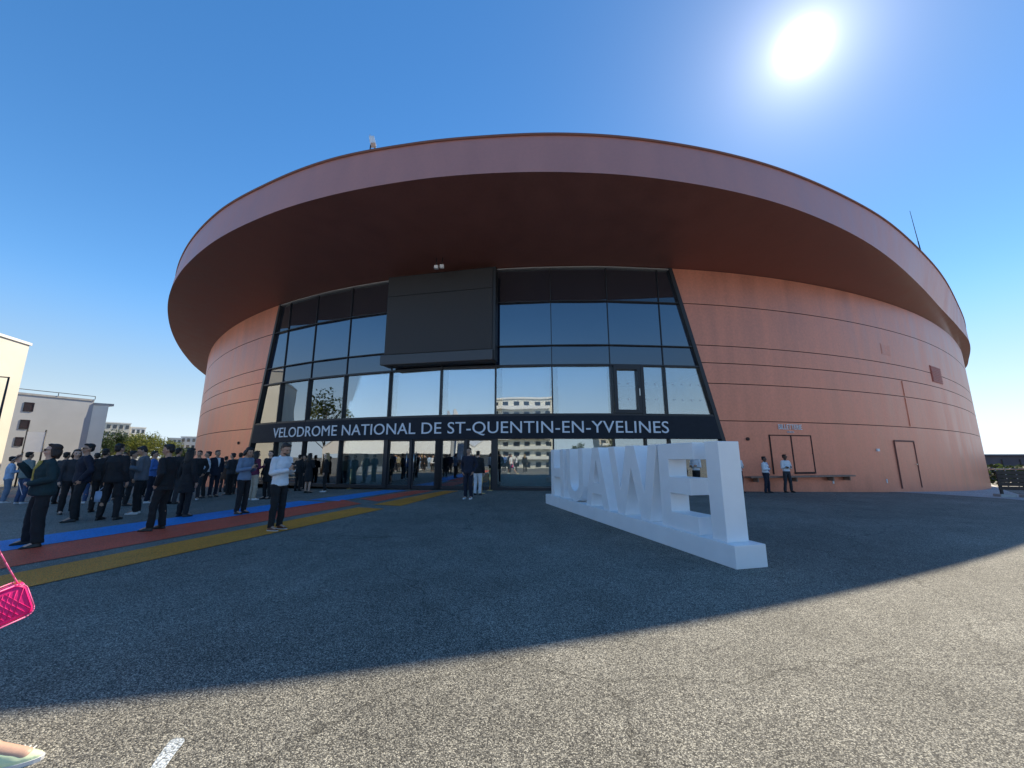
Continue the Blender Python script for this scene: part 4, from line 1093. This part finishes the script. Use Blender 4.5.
# ------------------------------------------------------------------ buildings on the left
def put(name, corner_px, Y, label, cat='building'):
    pass
def prism_from(P, z0, z1):
    bm = bmesh.new(); add_poly_prism(bm, [Vector((x, y, z0)) for x, y in P], (0, 0, z1-z0)); return fix(bm)
def local(bm, e):
    bmesh.ops.transform(bm, matrix=(Matrix.Translation(e.location) @ Matrix.Rotation(e.rotation_euler.z, 4, 'Z')).inverted(), verts=bm.verts[:]); return bm
def proj(px, py, Y):
    d = ray(px, py); t = Y/d.y; return Vector((d.x*t, Y, CAMH+d.z*t))
def window_on(e, a, b, z0, z1, nrm, inset=.12, wmat=None):
    """a framed window set into a wall: a,b plan points, wall normal nrm"""
    a, b, n = Vector(a), Vector(b), Vector(nrm).normalized()
    bm = bmesh.new(); w = .07; d = (b-a).normalized()
    def slab(p, q, za, zb, o0, o1):
        add_poly_prism(bm, [Vector((*(p+n*o0), za)), Vector((*(q+n*o0), za)), Vector((*(q+n*o0), zb)), Vector((*(p+n*o0), zb))], Vector((*(n*(o1-o0)), 0)))
    slab(a, a+d*w, z0, z1, .003, .06); slab(b-d*w, b, z0, z1, .003, .06); slab(a+d*w, b-d*w, z1-w, z1, .003, .06); slab(a+d*w, b-d*w, z0, z0+w, .003, .08)
    f = obj('window', local(fix(bm), e), M['frame'], e)
    bm = bmesh.new(); slab(a+d*w, b-d*w, z0+w, z1-w, .004, .02)
    obj('pane', local(fix(bm), e), M['far_window'], f)
    return f

# cream building at the left edge
c1 = proj(30, 343, 37.0); zt = c1.z
dv = Vector((-.30, .954)).normalized(); p0 = Vector((c1.x, c1.y)); nrm = Vector((dv.y, -dv.x))
e = empty('cream_building', (p0.x, p0.y, -3), 0, 'tall blank cream building cut by the left picture edge', 'building')
P = [p0, p0-dv*15, p0-dv*15-nrm*18, p0-nrm*18]
obj('wall', local(prism_from(P, -3.5, zt-.25), e), M['render_cream'], e)
P2 = [p0+dv*.12+nrm*.12, p0-dv*15.1+nrm*.12, p0-dv*15.1-nrm*18, p0+dv*.12-nrm*18]
obj('roof', local(prism_from(P2, zt-.246, zt), e), M['render_white'], e)
# grey building
c2 = proj(94.5, 400, 56); zt2 = c2.z; p0 = Vector((c2.x, c2.y)); lf = proj(20, 393, 49.5)
dv = (p0-Vector((lf.x, lf.y))).normalized(); nrm = Vector((dv.y, -dv.x))
e2 = empty('grey_building', (p0.x, p0.y, -3), 0, 'pale grey block with three small windows and a thin flat roof', 'building')
obj('wall', local(prism_from([p0, p0-dv*30, p0-dv*30-nrm*14, p0-nrm*14], -3.5, zt2-.2), e2), M['render_grey'], e2)
pr_ = proj(109.5, 402.5, 57.0); q = Vector((pr_.x, pr_.y)); bz = zt2-.75
obj('stair_bay', local(prism_from([p0+dv*.01+nrm*.02, q, q-nrm*9+dv*.3, p0-nrm*9+dv*.01], -3.5, bz), e2), M['render_white'], e2)
bm = prism_from([p0+nrm*.08, p0-dv*30+nrm*.08, p0-dv*30-nrm*14, p0-nrm*14], zt2-.197, zt2+.06)
obj('roof', local(bm, e2), M['concrete'], e2)
bm = prism_from([q+nrm*.15+dv*.5, p0+nrm*.15+dv*.02, p0-nrm*9+dv*.02, q-nrm*9+dv*.5], bz+.003, bz+.35)
obj('bay_roof', local(bm, e2), M['concrete'], e2)
bm = bmesh.new(); u = nrm*.12
for tz in (-.25, .35):
    pass
add_tube(bm, (*(p0+u), zt2+.5), (*(p0-dv*30+u), zt2+.5), .05, n=6)
for i in range(9): add_tube(bm, (*(p0-dv*(i*3.7)+u), zt2+.05), (*(p0-dv*(i*3.7)+u), zt2+.5), .04, n=6)
obj('roof_railing', local(bm, e2), M['black_metal'], e2)
def on_line(px, py):              # point on the grey wall's plane under a pixel
    d = ray(px, py); A_ = Vector((d.x, d.y)); 
    # A_*t = p0 + dv*s
    det = A_.x*(-dv.y) + dv.x*A_.y
    t = (p0.x*(-dv.y) + dv.x*p0.y)/det
    return A_*t, CAMH + d.z*t
for a, b, c, dd in ((24.5, 35, 402, 411.5), (20.5, 30.5, 419.5, 429), (15.5, 24, 437, 446)):
    (A1, z1), (B1, _), (_, z0) = on_line(a, c), on_line(b, c), on_line(.5*(a+b), dd)
    window_on(e2, A1, B1, z0, z1, nrm)
# white notice board on a pole in front
pa = proj(24, 446, 40); pb = proj(43, 446, 41)
e = empty('notice_board', (pb.x, pb.y, gz(pb.x, pb.y)), 0, 'white notice board on dark posts before the grey building', 'sign board')
zb0, zb1 = proj(34, 452, 40.5).z, proj(34, 432, 40.5).z
bm = bmesh.new(); nd = Vector((pb.y-pa.y, pa.x-pb.x)).normalized()*.06
add_poly_prism(bm, [Vector((pa.x, pa.y, zb0)), Vector((pb.x, pb.y, zb0)), Vector((pb.x, pb.y, zb1)), Vector((pa.x, pa.y, zb1))], (nd.x, nd.y, 0)); obj('panel', local(fix(bm), e), M['sign_white'], e)
bm = bmesh.new()
for i, (u0, u1, v) in enumerate(((.12, .85, .80), (.12, .6, .62), (.2, .8, .45))):
    a = pa.lerp(pb, u0); b = pa.lerp(pb, u1); z = zb0+(zb1-zb0)*v; off = -nd*.08 if False else nd*0
    n2 = nd.normalized()*-.012
    add_poly_prism(bm, [Vector((a.x+n2.x, a.y+n2.y, z-.04)), Vector((b.x+n2.x, b.y+n2.y, z-.04)), Vector((b.x+n2.x, b.y+n2.y, z+.04)), Vector((a.x+n2.x, a.y+n2.y, z+.04))], (n2.x*.4, n2.y*.4, 0))
obj('printed_lines', local(fix(bm), e), M['cl_ltblue'], e)
bm = bmesh.new()
for q in (pa, pb): add_tube(bm, (q.x, q.y, gz(q.x, q.y)-.2), (q.x, q.y, zb1+.25), .07, n=8)
obj('post', local(bm, e), M['black_metal'], e)
# street lamp in front of the cream building
tp = proj(9, 377, 24); bs = Vector((tp.x+.0, tp.y, gz(tp.x, tp.y)))
e = empty('street_lamp', bs, 0, 'slim dark street lamp with a short arm before the cream building', 'street lamp')
h = tp.z-bs.z
bm = bmesh.new(); add_tube(bm, (0, 0, -.1), (0, 0, h), .075, .045, 12); obj('pole', bm, M['black_metal'], e)
bm = bmesh.new(); add_tube(bm, (0, 0, h-.03), (-1.3, -.2, h+.05), .035, n=8); obj('arm', bm, M['black_metal'], e)
bm = bmesh.new(); add_box(bm, (-1.5, -.23, h+.04), (.5, .2, .09), rz=.15, bev=.03); hd = obj('lamp_head', bm, M['black_metal'], e)

# distant apartment blocks
def block(name, pxa, pxb, py_top, Y, depth, mat, label, floors, cols, skew=8, side=None, group='apartment blocks far on the left'):
    a = proj(pxa, py_top, Y); b = proj(pxb, py_top, Y+skew); zt = .5*(a.z+b.z); a, b = Vector((a.x, a.y)), Vector((b.x, b.y))
    d = (b-a).normalized(); n = Vector((d.y, -d.x)); L = (b-a).length
    e = empty(name, (a.x, a.y, -3), 0, label, 'building', group)
    obj('wall', local(prism_from([a, b, b-n*depth, a-n*depth], -4, zt), e), mat, e)
    obj('roof', local(prism_from([a-d*.2+n*.2, b+d*.2+n*.2, b+d*.2-n*(depth+.2), a-d*.2-n*(depth+.2)], zt+.004, zt+.4), e), M['render_white'], e)
    hf = (zt+2.5)/floors
    for f in range(floors):
        for c in range(cols):
            x0 = L*(c+.22)/cols; x1 = L*(c+.78)/cols; z0 = -2.5+hf*f+hf*.3
            window_on(e, a+d*x0, a+d*x1, z0, z0+hf*.48, n)
    m = d; 
    for f in range(floors):      # gable side toward the sun
        for c in range(2):
            y0 = depth*(c+.25)/2; z0 = -2.5+hf*f+hf*.3
            window_on(e, b-n*y0, b-n*(y0+depth*.25), z0, z0+hf*.5, d)
    return e
block('apartment_block', 106, 131, 423.5, 150, 22, M['render_beige'], 'apartment block with flat roof behind the yellow green trees', 6, 4, 6)
block('apartment_block', 131.5, 146, 428, 165, 18, M['render_white'], 'bright white apartment block right of the beige one', 5, 3, 4)
block('apartment_block', 168, 182, 438.5, 220, 20, M['render_beige'], 'low far block with its left end behind the tree tops', 4, 3, 4)
block('apartment_block', 181, 197, 437, 235, 20, M['render_grey'], 'grey far block touching the copper wall in view', 4, 3, 4)

# ------------------------------------------------------------------ trees
def make_tree(name, loc, H, cr, mat, label, group, seed, leaf=.34, nleaf=2600, trunk=.3):
    rg = random.Random(seed)
    e = empty(name, loc, rg.uniform(0, 6), label, 'tree', group)
    bm = bmesh.new(); add_tube(bm, (0, 0, -.3), (.1, .05, H*.45), trunk*.6, trunk*.38, 10); tips = []
    add_tube(bm, (.1, .05, H*.45), (.0, .1, H*.85), trunk*.38, trunk*.08, 8)
    for i in range(9):
        a = rg.uniform(0, 6.28); z0 = H*rg.uniform(.28, .62); r = cr*rg.uniform(.5, .9); z1 = z0 + H*rg.uniform(.12, .32)
        add_tube(bm, (.06, .04, z0), (r*math.cos(a), r*math.sin(a), z1), trunk*.22, trunk*.05, 6); tips.append(Vector((r*math.cos(a), r*math.sin(a), z1)))
    obj('trunk', bm, M['bark'], e)
    clumps = [(t, cr*rg.uniform(.28, .46)) for t in tips] + [(Vector((rg.uniform(-.4, .4)*cr, rg.uniform(-.4, .4)*cr, H*rg.uniform(.55, .92))), cr*rg.uniform(.3, .48)) for _ in range(9)]
    bm = bmesh.new()
    for i in range(nleaf):
        c, r = clumps[rg.randrange(len(clumps))]
        d = Vector((rg.gauss(0, 1), rg.gauss(0, 1), rg.gauss(0, 1))).normalized()*r*(rg.random()**.45); d.z *= .8
        p = c+d; q = Euler((rg.uniform(-1, 1), rg.uniform(-1, 1), rg.uniform(0, 6))).to_matrix(); s = leaf*rg.uniform(.5, 1.2)
        vs = [bm.verts.new(p + q @ Vector(v)) for v in ((-s*.5, 0, 0), (0, -s*.3, .04*s), (s*.5, 0, 0), (0, s*.3, -.04*s))]
        bm.faces.new(vs)
    obj('crown', bm, M[mat], e)
    return e
TS = [(104, 90, 9.0, 4.0, 'leaf_b', 'dark green tree beside the corner of the grey building'), (116, 100, 8.2, 4.4, 'leaf_a', 'yellow green tree below the beige apartment block'),
      (128, 95, 7.2, 3.8, 'leaf_a', 'yellow green tree left of the tallest one behind the crowd'), (141, 105, 9.5, 4.6, 'leaf_a', 'tallest yellow green tree below the bright white block'),
      (153, 110, 8.6, 4.4, 'leaf_a', 'broad yellow green tree right of the tallest one'), (165, 120, 7.6, 4.2, 'leaf_a', 'yellow green tree before the low far block'),
      (177, 130, 5.4, 3.8, 'leaf_b', 'low dark tree before the far grey block'), (192, 85, 4.6, 2.8, 'leaf_b', 'dark green tree against the left end of the copper wall')]
for i, (px, Y, H, cr, mt, lab) in enumerate(TS):
    p = proj(px, 455, Y); make_tree('tree', (p.x, p.y, gz(p.x, p.y)), H+1.6, cr, mt, lab, 'trees behind the crowd on the left', 20+i, .5, 2600)

# ------------------------------------------------------------------ right edge: far bank, rail, slatted barrier
def bush(name, loc, L, Hh, Dd, label, seed, n=2600):
    rg = random.Random(seed); e = empty(name, loc, 0, label, 'hedge', None)
    bm = bmesh.new()
    for i in range(n):
        x = rg.uniform(-L/2, L/2); hh = Hh*(.88+.07*math.sin(x*.9+seed)+.05*math.sin(x*2.3)); y = rg.uniform(-Dd/2, Dd/2); z = rg.uniform(0, hh)
        s = .55*rg.uniform(.5, 1.2); q = Euler((rg.uniform(-1, 1), rg.uniform(-1, 1), rg.uniform(0, 6))).to_matrix()
        bm.faces.new([bm.verts.new(Vector((x, y, z)) + q @ Vector(v)) for v in ((-s*.5, 0, 0), (0, -s*.3, 0), (s*.5, 0, 0), (0, s*.3, 0))])
    obj('foliage', bm, M['leaf_b'], e)
    bm = bmesh.new()
    for i in range(8): x = -L/2+L*(i+.5)/8; add_tube(bm, (x, 0, -.2), (x, 0, Hh*.7), .06, .03, 6)
    obj('stems', bm, M['bark'], e); return e
pr0 = proj(1010, 457, 62)
e = empty('long_low_building', (pr0.x, pr0.y, gz(pr0.x, pr0.y)), R(-24), 'long low dark building on the horizon at the right edge', 'building')
zt3 = CAMH - gz(pr0.x, pr0.y) + .25
bm = bmesh.new(); add_box(bm, (14, 4, zt3/2-.2), (52, 8, zt3+.2)); obj('wall', bm, M['far_wall'], e)
bm = bmesh.new(); add_box(bm, (14, 3.9, zt3+.05), (52.6, 8.6, .28)); obj('roof', bm, M['far_wall'], e)
bm = bmesh.new()
for i in range(26): add_box(bm, (-11+i*2, -.06, zt3*.45), (.12, .10, zt3*.8))
obj('facade_posts', bm, M['black_metal'], e)
p = proj(1003, 463, 46)
b = bush('hedge', (p.x+6, p.y, gz(p.x, p.y)), 18, 2.35, 1.6, 'dark green hedge behind the grey handrail at the right edge', 5); b.rotation_euler.z = R(-30)
# handrail
ra, rb = proj(986, 469, 38), proj(1040, 469.5, 30)
e = empty('handrail', (ra.x, ra.y, gz(ra.x, ra.y)), 0, 'grey metal handrail running to the right picture edge', 'railing')
bm = bmesh.new(); add_tube(bm, ra, rb, .045, n=8); obj('top_rail', local(bm, e), M['steel'], e)
bm = bmesh.new()
for t in (.35, .7): add_tube(bm, Vector((ra.x, ra.y, ra.z*(1-t)+gz(ra.x, ra.y)*t)), Vector((rb.x, rb.y, rb.z*(1-t)+gz(rb.x, rb.y)*t)), .02, n=6)
obj('lower_rail', local(bm, e), M['black_metal'], e)
for i in range(6):
    q = ra.lerp(rb, i/5); bm = bmesh.new(); add_tube(bm, (q.x, q.y, gz(q.x, q.y)-.1), q, .035, n=8); obj('post', local(bm, e), M['steel'], e)
# slatted wooden bench-like barrier at the right edge
p = ground_at(1001, 497); p.z = gz(p.x, p.y)
e = empty('slatted_barrier', p, R(-14), 'dark slatted wooden barrier on a concrete foot cut by the right edge', 'barrier')
bm = bmesh.new()
for i in range(5): add_box(bm, (1.25, 0, .42+i*.185), (2.5, .06, .16), bev=.008)
obj('slats', bm, M['wood'], e)
for x in (.12, 1.05, 2.3):
    bm = bmesh.new(); add_box(bm, (x, .07, .62), (.1, .07, 1.22), bev=.006); obj('post', bm, M['black_metal'], e)
for x in (.15, 1.15): 
    bm = bmesh.new(); add_box(bm, (x+.05, .05, .06), (.62, .42, .16), bev=.02); obj('concrete_foot', bm, M['concrete'], e)

# ------------------------------------------------------------------ what the glass mirrors, behind the camera
e = empty('white_marquee', (-27, -10, 0), R(-38), 'white event marquee that shows as a reflection in the entrance glass', 'tent')
for cx in (-22.5, -15, -7.5, 0, 7.5, 15):
    bm = bmesh.new(); n = 12; a = []
    for j in range(n+1):
        t = -1+2*j/n; z = 2.9+1.6*(1-abs(t)**1.6); a.append((cx+3.72*t, z))
    add_poly_prism(bm, [Vector((x, 5, z)) for x, z in a] + [Vector((x, 5, z-.06)) for x, z in a[::-1]], (0, -10, 0)); obj('canopy', fix(bm), M['tent'], e)
    bm = bmesh.new(); add_poly_prism(bm, [Vector((x, 4.9, z-.07)) for x, z in a] + [Vector((cx+3.72, 4.9, 1.9)), Vector((cx-3.72, 4.9, 1.9))], (0, -.04, 0)); obj('gable', fix(bm), M['tent'], e)
bm = bmesh.new(); add_box(bm, (-3.75, -5.1, 1.4), (44.8, .08, 2.8)); obj('back_wall', bm, M['tent'], e)
for x in (-26.2, -18.75, -11.25, -3.75, 3.75, 11.25, 18.7):
    for y in (4.8, -4.8): bm = bmesh.new(); add_tube(bm, (x, y, 0), (x, y, 2.9), .06, n=8); obj('pole', bm, M['white_metal'], e)
def rear_block(name, x, y, w, h, dep, mat, floors, cols, label):
    e = empty(name, (x, y, -3), 0, label, 'building')
    a, b = Vector((x+w/2, y)), Vector((x-w/2, y)); d = Vector((-1, 0)); n = Vector((0, 1))
    obj('wall', local(prism_from([a, b, b-n*dep, a-n*dep], -4, h), e), M[mat], e)
    obj('roof', local(prism_from([a+n*.3-d*.3, b+n*.3+d*.3, b-n*dep+d*.3, a-n*dep-d*.3], h+.004, h+.5), e), M['render_white'], e)
    hf = (h+2)/floors
    for f in range(floors):
        for c in range(cols):
            window_on(e, a+d*(w*(c+.25)/cols), a+d*(w*(c+.75)/cols), -2+hf*f+hf*.3, -2+hf*f+hf*.75, n)
        if f > 0:
            bm = bmesh.new(); add_poly_prism(bm, [Vector((*(a+d*w*.05+n*.01), -2+hf*f)), Vector((*(a+d*w*.95+n*.01), -2+hf*f)), Vector((*(a+d*w*.95+n*1.2), -2+hf*f)), Vector((*(a+d*w*.05+n*1.2), -2+hf*f))], (0, 0, .9)); obj('balcony', local(fix(bm), e), M['render_white'], e)
rear_block('apartment_house', -13, -70, 18, 17.5, 14, 'render_cream', 7, 6, 'cream apartment house mirrored in the middle glass pane')
rear_block('apartment_house', 40, -120, 20, 9, 14, 'render_beige', 4, 6, 'lower beige house mirrored in the right glass panes')
for i, (x, y, H) in enumerate(((24, -60, 8), (32, -66, 9), (4, -64, 8.5), (-30, -74, 9), (14, -58, 6), (-30, -60, 10), (-47, 14, 11), (-50, 8, 12), (-46, 2, 10))):
    make_tree('tree', (x, y, gz(x, y)), H, H*.42, 'leaf_b' if i % 2 else 'leaf_a', ('tree behind the camera mirrored in the glass'), 'mirrored trees behind the camera', 60+i, .5, 1500)
for i, (x, y) in enumerate(((-10.4, 4.4), (-11.6, 3.4), (-14.0, 1.6), (-9.4, 3.0))):
    e = empty('feather_flag', (x, y, 0), R(20*i), 'white feather flag mirrored in the upper glass panes', 'flag', 'feather flags mirrored in the glass')
    bm = bmesh.new(); add_tube(bm, (0, 0, 0), (0, 0, 5.8), .035, .015, 8); obj('pole', bm, M['black_metal'], e)
    bm = bmesh.new(); pts = [(.02, 1.2), (.6, 1.25), (.72, 3.4), (.55, 5.2), (.25, 5.85), (.02, 5.8)]
    add_poly_prism(bm, [Vector((u, -.005, z)) for u, z in pts], (0, .01, 0)); obj('banner', fix(bm), M['tent'], e)

# ------------------------------------------------------------------ world, sun, camera
w = bpy.data.worlds.new('World'); SC.world = w; w.use_nodes = True; nt = w.node_tree
bg = nt.nodes['Background']
sky = nt.nodes.new('ShaderNodeTexSky'); sky.sky_type = 'NISHITA'; sky.sun_disc = False
sky.sun_elevation = SUN_EL; sky.sun_rotation = SUN_AZ; sky.altitude = 100; sky.air_density = 1.0; sky.dust_density = 0.05; sky.ozone_density = 1.6
tc = nt.nodes.new('ShaderNodeTexCoord'); dp = nt.nodes.new('ShaderNodeVectorMath'); dp.operation = 'DOT_PRODUCT'
dp.inputs[1].default_value = SUN_DIR
nt.links.new(tc.outputs['Generated'], dp.inputs[0])
ac = nt.nodes.new('ShaderNodeMath'); ac.operation = 'ARCCOSINE'; nt.links.new(dp.outputs['Value'], ac.inputs[0])
def gauss(width, amp, power):
    a = nt.nodes.new('ShaderNodeMath'); a.operation = 'DIVIDE'; a.inputs[1].default_value = width; nt.links.new(ac.outputs[0], a.inputs[0])
    p = nt.nodes.new('ShaderNodeMath'); p.operation = 'POWER'; p.inputs[1].default_value = power; nt.links.new(a.outputs[0], p.inputs[0])
    m = nt.nodes.new('ShaderNodeMath'); m.operation = 'MULTIPLY'; m.inputs[1].default_value = -1; nt.links.new(p.outputs[0], m.inputs[0])
    ex = nt.nodes.new('ShaderNodeMath'); ex.operation = 'EXPONENT'; nt.links.new(m.outputs[0], ex.inputs[0])
    s = nt.nodes.new('ShaderNodeMath'); s.operation = 'MULTIPLY'; s.inputs[1].default_value = amp; nt.links.new(ex.outputs[0], s.inputs[0]); return s
g1 = gauss(R(1.0), 40, 1.7); g2 = gauss(R(2.4), 6, 1.0); g3 = gauss(R(8), 1.2, 1.0)
ad = nt.nodes.new('ShaderNodeMath'); ad.operation = 'ADD'; nt.links.new(g1.outputs[0], ad.inputs[0]); nt.links.new(g2.outputs[0], ad.inputs[1])
ad2 = nt.nodes.new('ShaderNodeMath'); ad2.operation = 'ADD'; nt.links.new(ad.outputs[0], ad2.inputs[0]); nt.links.new(g3.outputs[0], ad2.inputs[1])
mx = nt.nodes.new('ShaderNodeMix'); mx.data_type = 'RGBA'; mx.blend_type = 'ADD'; mx.inputs[0].default_value = 1; mx.clamp_result = False
cc = nt.nodes.new('ShaderNodeCombineColor')
for i, f in enumerate((1.0, .97, .93)):
    mm = nt.nodes.new('ShaderNodeMath'); mm.operation = 'MULTIPLY'; mm.inputs[1].default_value = f; nt.links.new(ad2.outputs[0], mm.inputs[0]); nt.links.new(mm.outputs[0], cc.inputs[i])
hs = nt.nodes.new('ShaderNodeHueSaturation'); hs.inputs['Saturation'].default_value = 1.30
nt.links.new(sky.outputs[0], hs.inputs['Color']); sun_side = gauss(R(48), -.32, 2.0); one = nt.nodes.new('ShaderNodeMath'); one.operation = 'ADD'; one.inputs[1].default_value = 1; nt.links.new(sun_side.outputs[0], one.inputs[0])
dm = nt.nodes.new('ShaderNodeMix'); dm.data_type = 'RGBA'; dm.blend_type = 'MULTIPLY'; dm.inputs[0].default_value = 1
sx = nt.nodes.new('ShaderNodeSeparateXYZ'); nt.links.new(tc.outputs['Generated'], sx.inputs[0])
hr_ = nt.nodes.new('ShaderNodeMapRange'); hr_.interpolation_type = 'SMOOTHSTEP'; hr_.inputs[1].default_value = -.02; hr_.inputs[2].default_value = .30; hr_.inputs[3].default_value = .56; hr_.inputs[4].default_value = 1
nt.links.new(sx.outputs[2], hr_.inputs[0])
hm_ = nt.nodes.new('ShaderNodeMath'); hm_.operation = 'MULTIPLY'; nt.links.new(hr_.outputs[0], hm_.inputs[0]); nt.links.new(one.outputs[0], hm_.inputs[1])
bw = nt.nodes.new('ShaderNodeRGBToBW'); nt.links.new(hs.outputs[0], bw.inputs[0])
pale = nt.nodes.new('ShaderNodeMix'); pale.data_type = 'RGBA'; pale.blend_type = 'MULTIPLY'; pale.inputs[0].default_value = 1; pale.inputs[6].default_value = (.84, 1.02, 1.20, 1); nt.links.new(bw.outputs[0], pale.inputs[7])
hz = nt.nodes.new('ShaderNodeMapRange'); hz.interpolation_type = 'SMOOTHSTEP'; hz.inputs[1].default_value = -.02; hz.inputs[2].default_value = .34; hz.inputs[3].default_value = .95; hz.inputs[4].default_value = 0
nt.links.new(sx.outputs[2], hz.inputs[0])
hmix = nt.nodes.new('ShaderNodeMix'); hmix.data_type = 'RGBA'; nt.links.new(hz.outputs[0], hmix.inputs[0]); nt.links.new(hs.outputs[0], hmix.inputs[6]); nt.links.new(pale.outputs[2], hmix.inputs[7])
nt.links.new(hmix.outputs[2], dm.inputs[6]); nt.links.new(hm_.outputs[0], dm.inputs[7]); nt.links.new(dm.outputs[2], mx.inputs[6]); nt.links.new(cc.outputs[0], mx.inputs[7])
nt.links.new(mx.outputs[2], bg.inputs['Color']); bg.inputs['Strength'].default_value = 0.15
sl = bpy.data.lights.new('sun', 'SUN'); sl.energy = 4.6; sl.angle = R(.53); sl.color = (1, .88, .68)
so = link(bpy.data.objects.new('sun', sl)); so.rotation_euler = SUN_DIR.to_track_quat('Z', 'Y').to_euler(); so.location = (30, 30, 60)
cam = bpy.data.cameras.new('camera'); co = link(bpy.data.objects.new('camera', cam)); co.location = (0, 0, CAMH); co.rotation_euler = (PI/2+PITCH, 0, 0)
cam.sensor_width = 36; cam.lens = FPX/1024*36; cam.clip_start = .05; cam.clip_end = 20000
SC.camera = co
SC.view_settings.view_transform = 'Standard'; SC.view_settings.look = 'None'; SC.view_settings.exposure = 0.60; SC.view_settings.gamma = 1
SC.cycles.max_bounces = 8; SC.cycles.transparent_max_bounces = 12; SC.cycles.sample_clamp_indirect = 6
SC.cycles.use_denoising = True
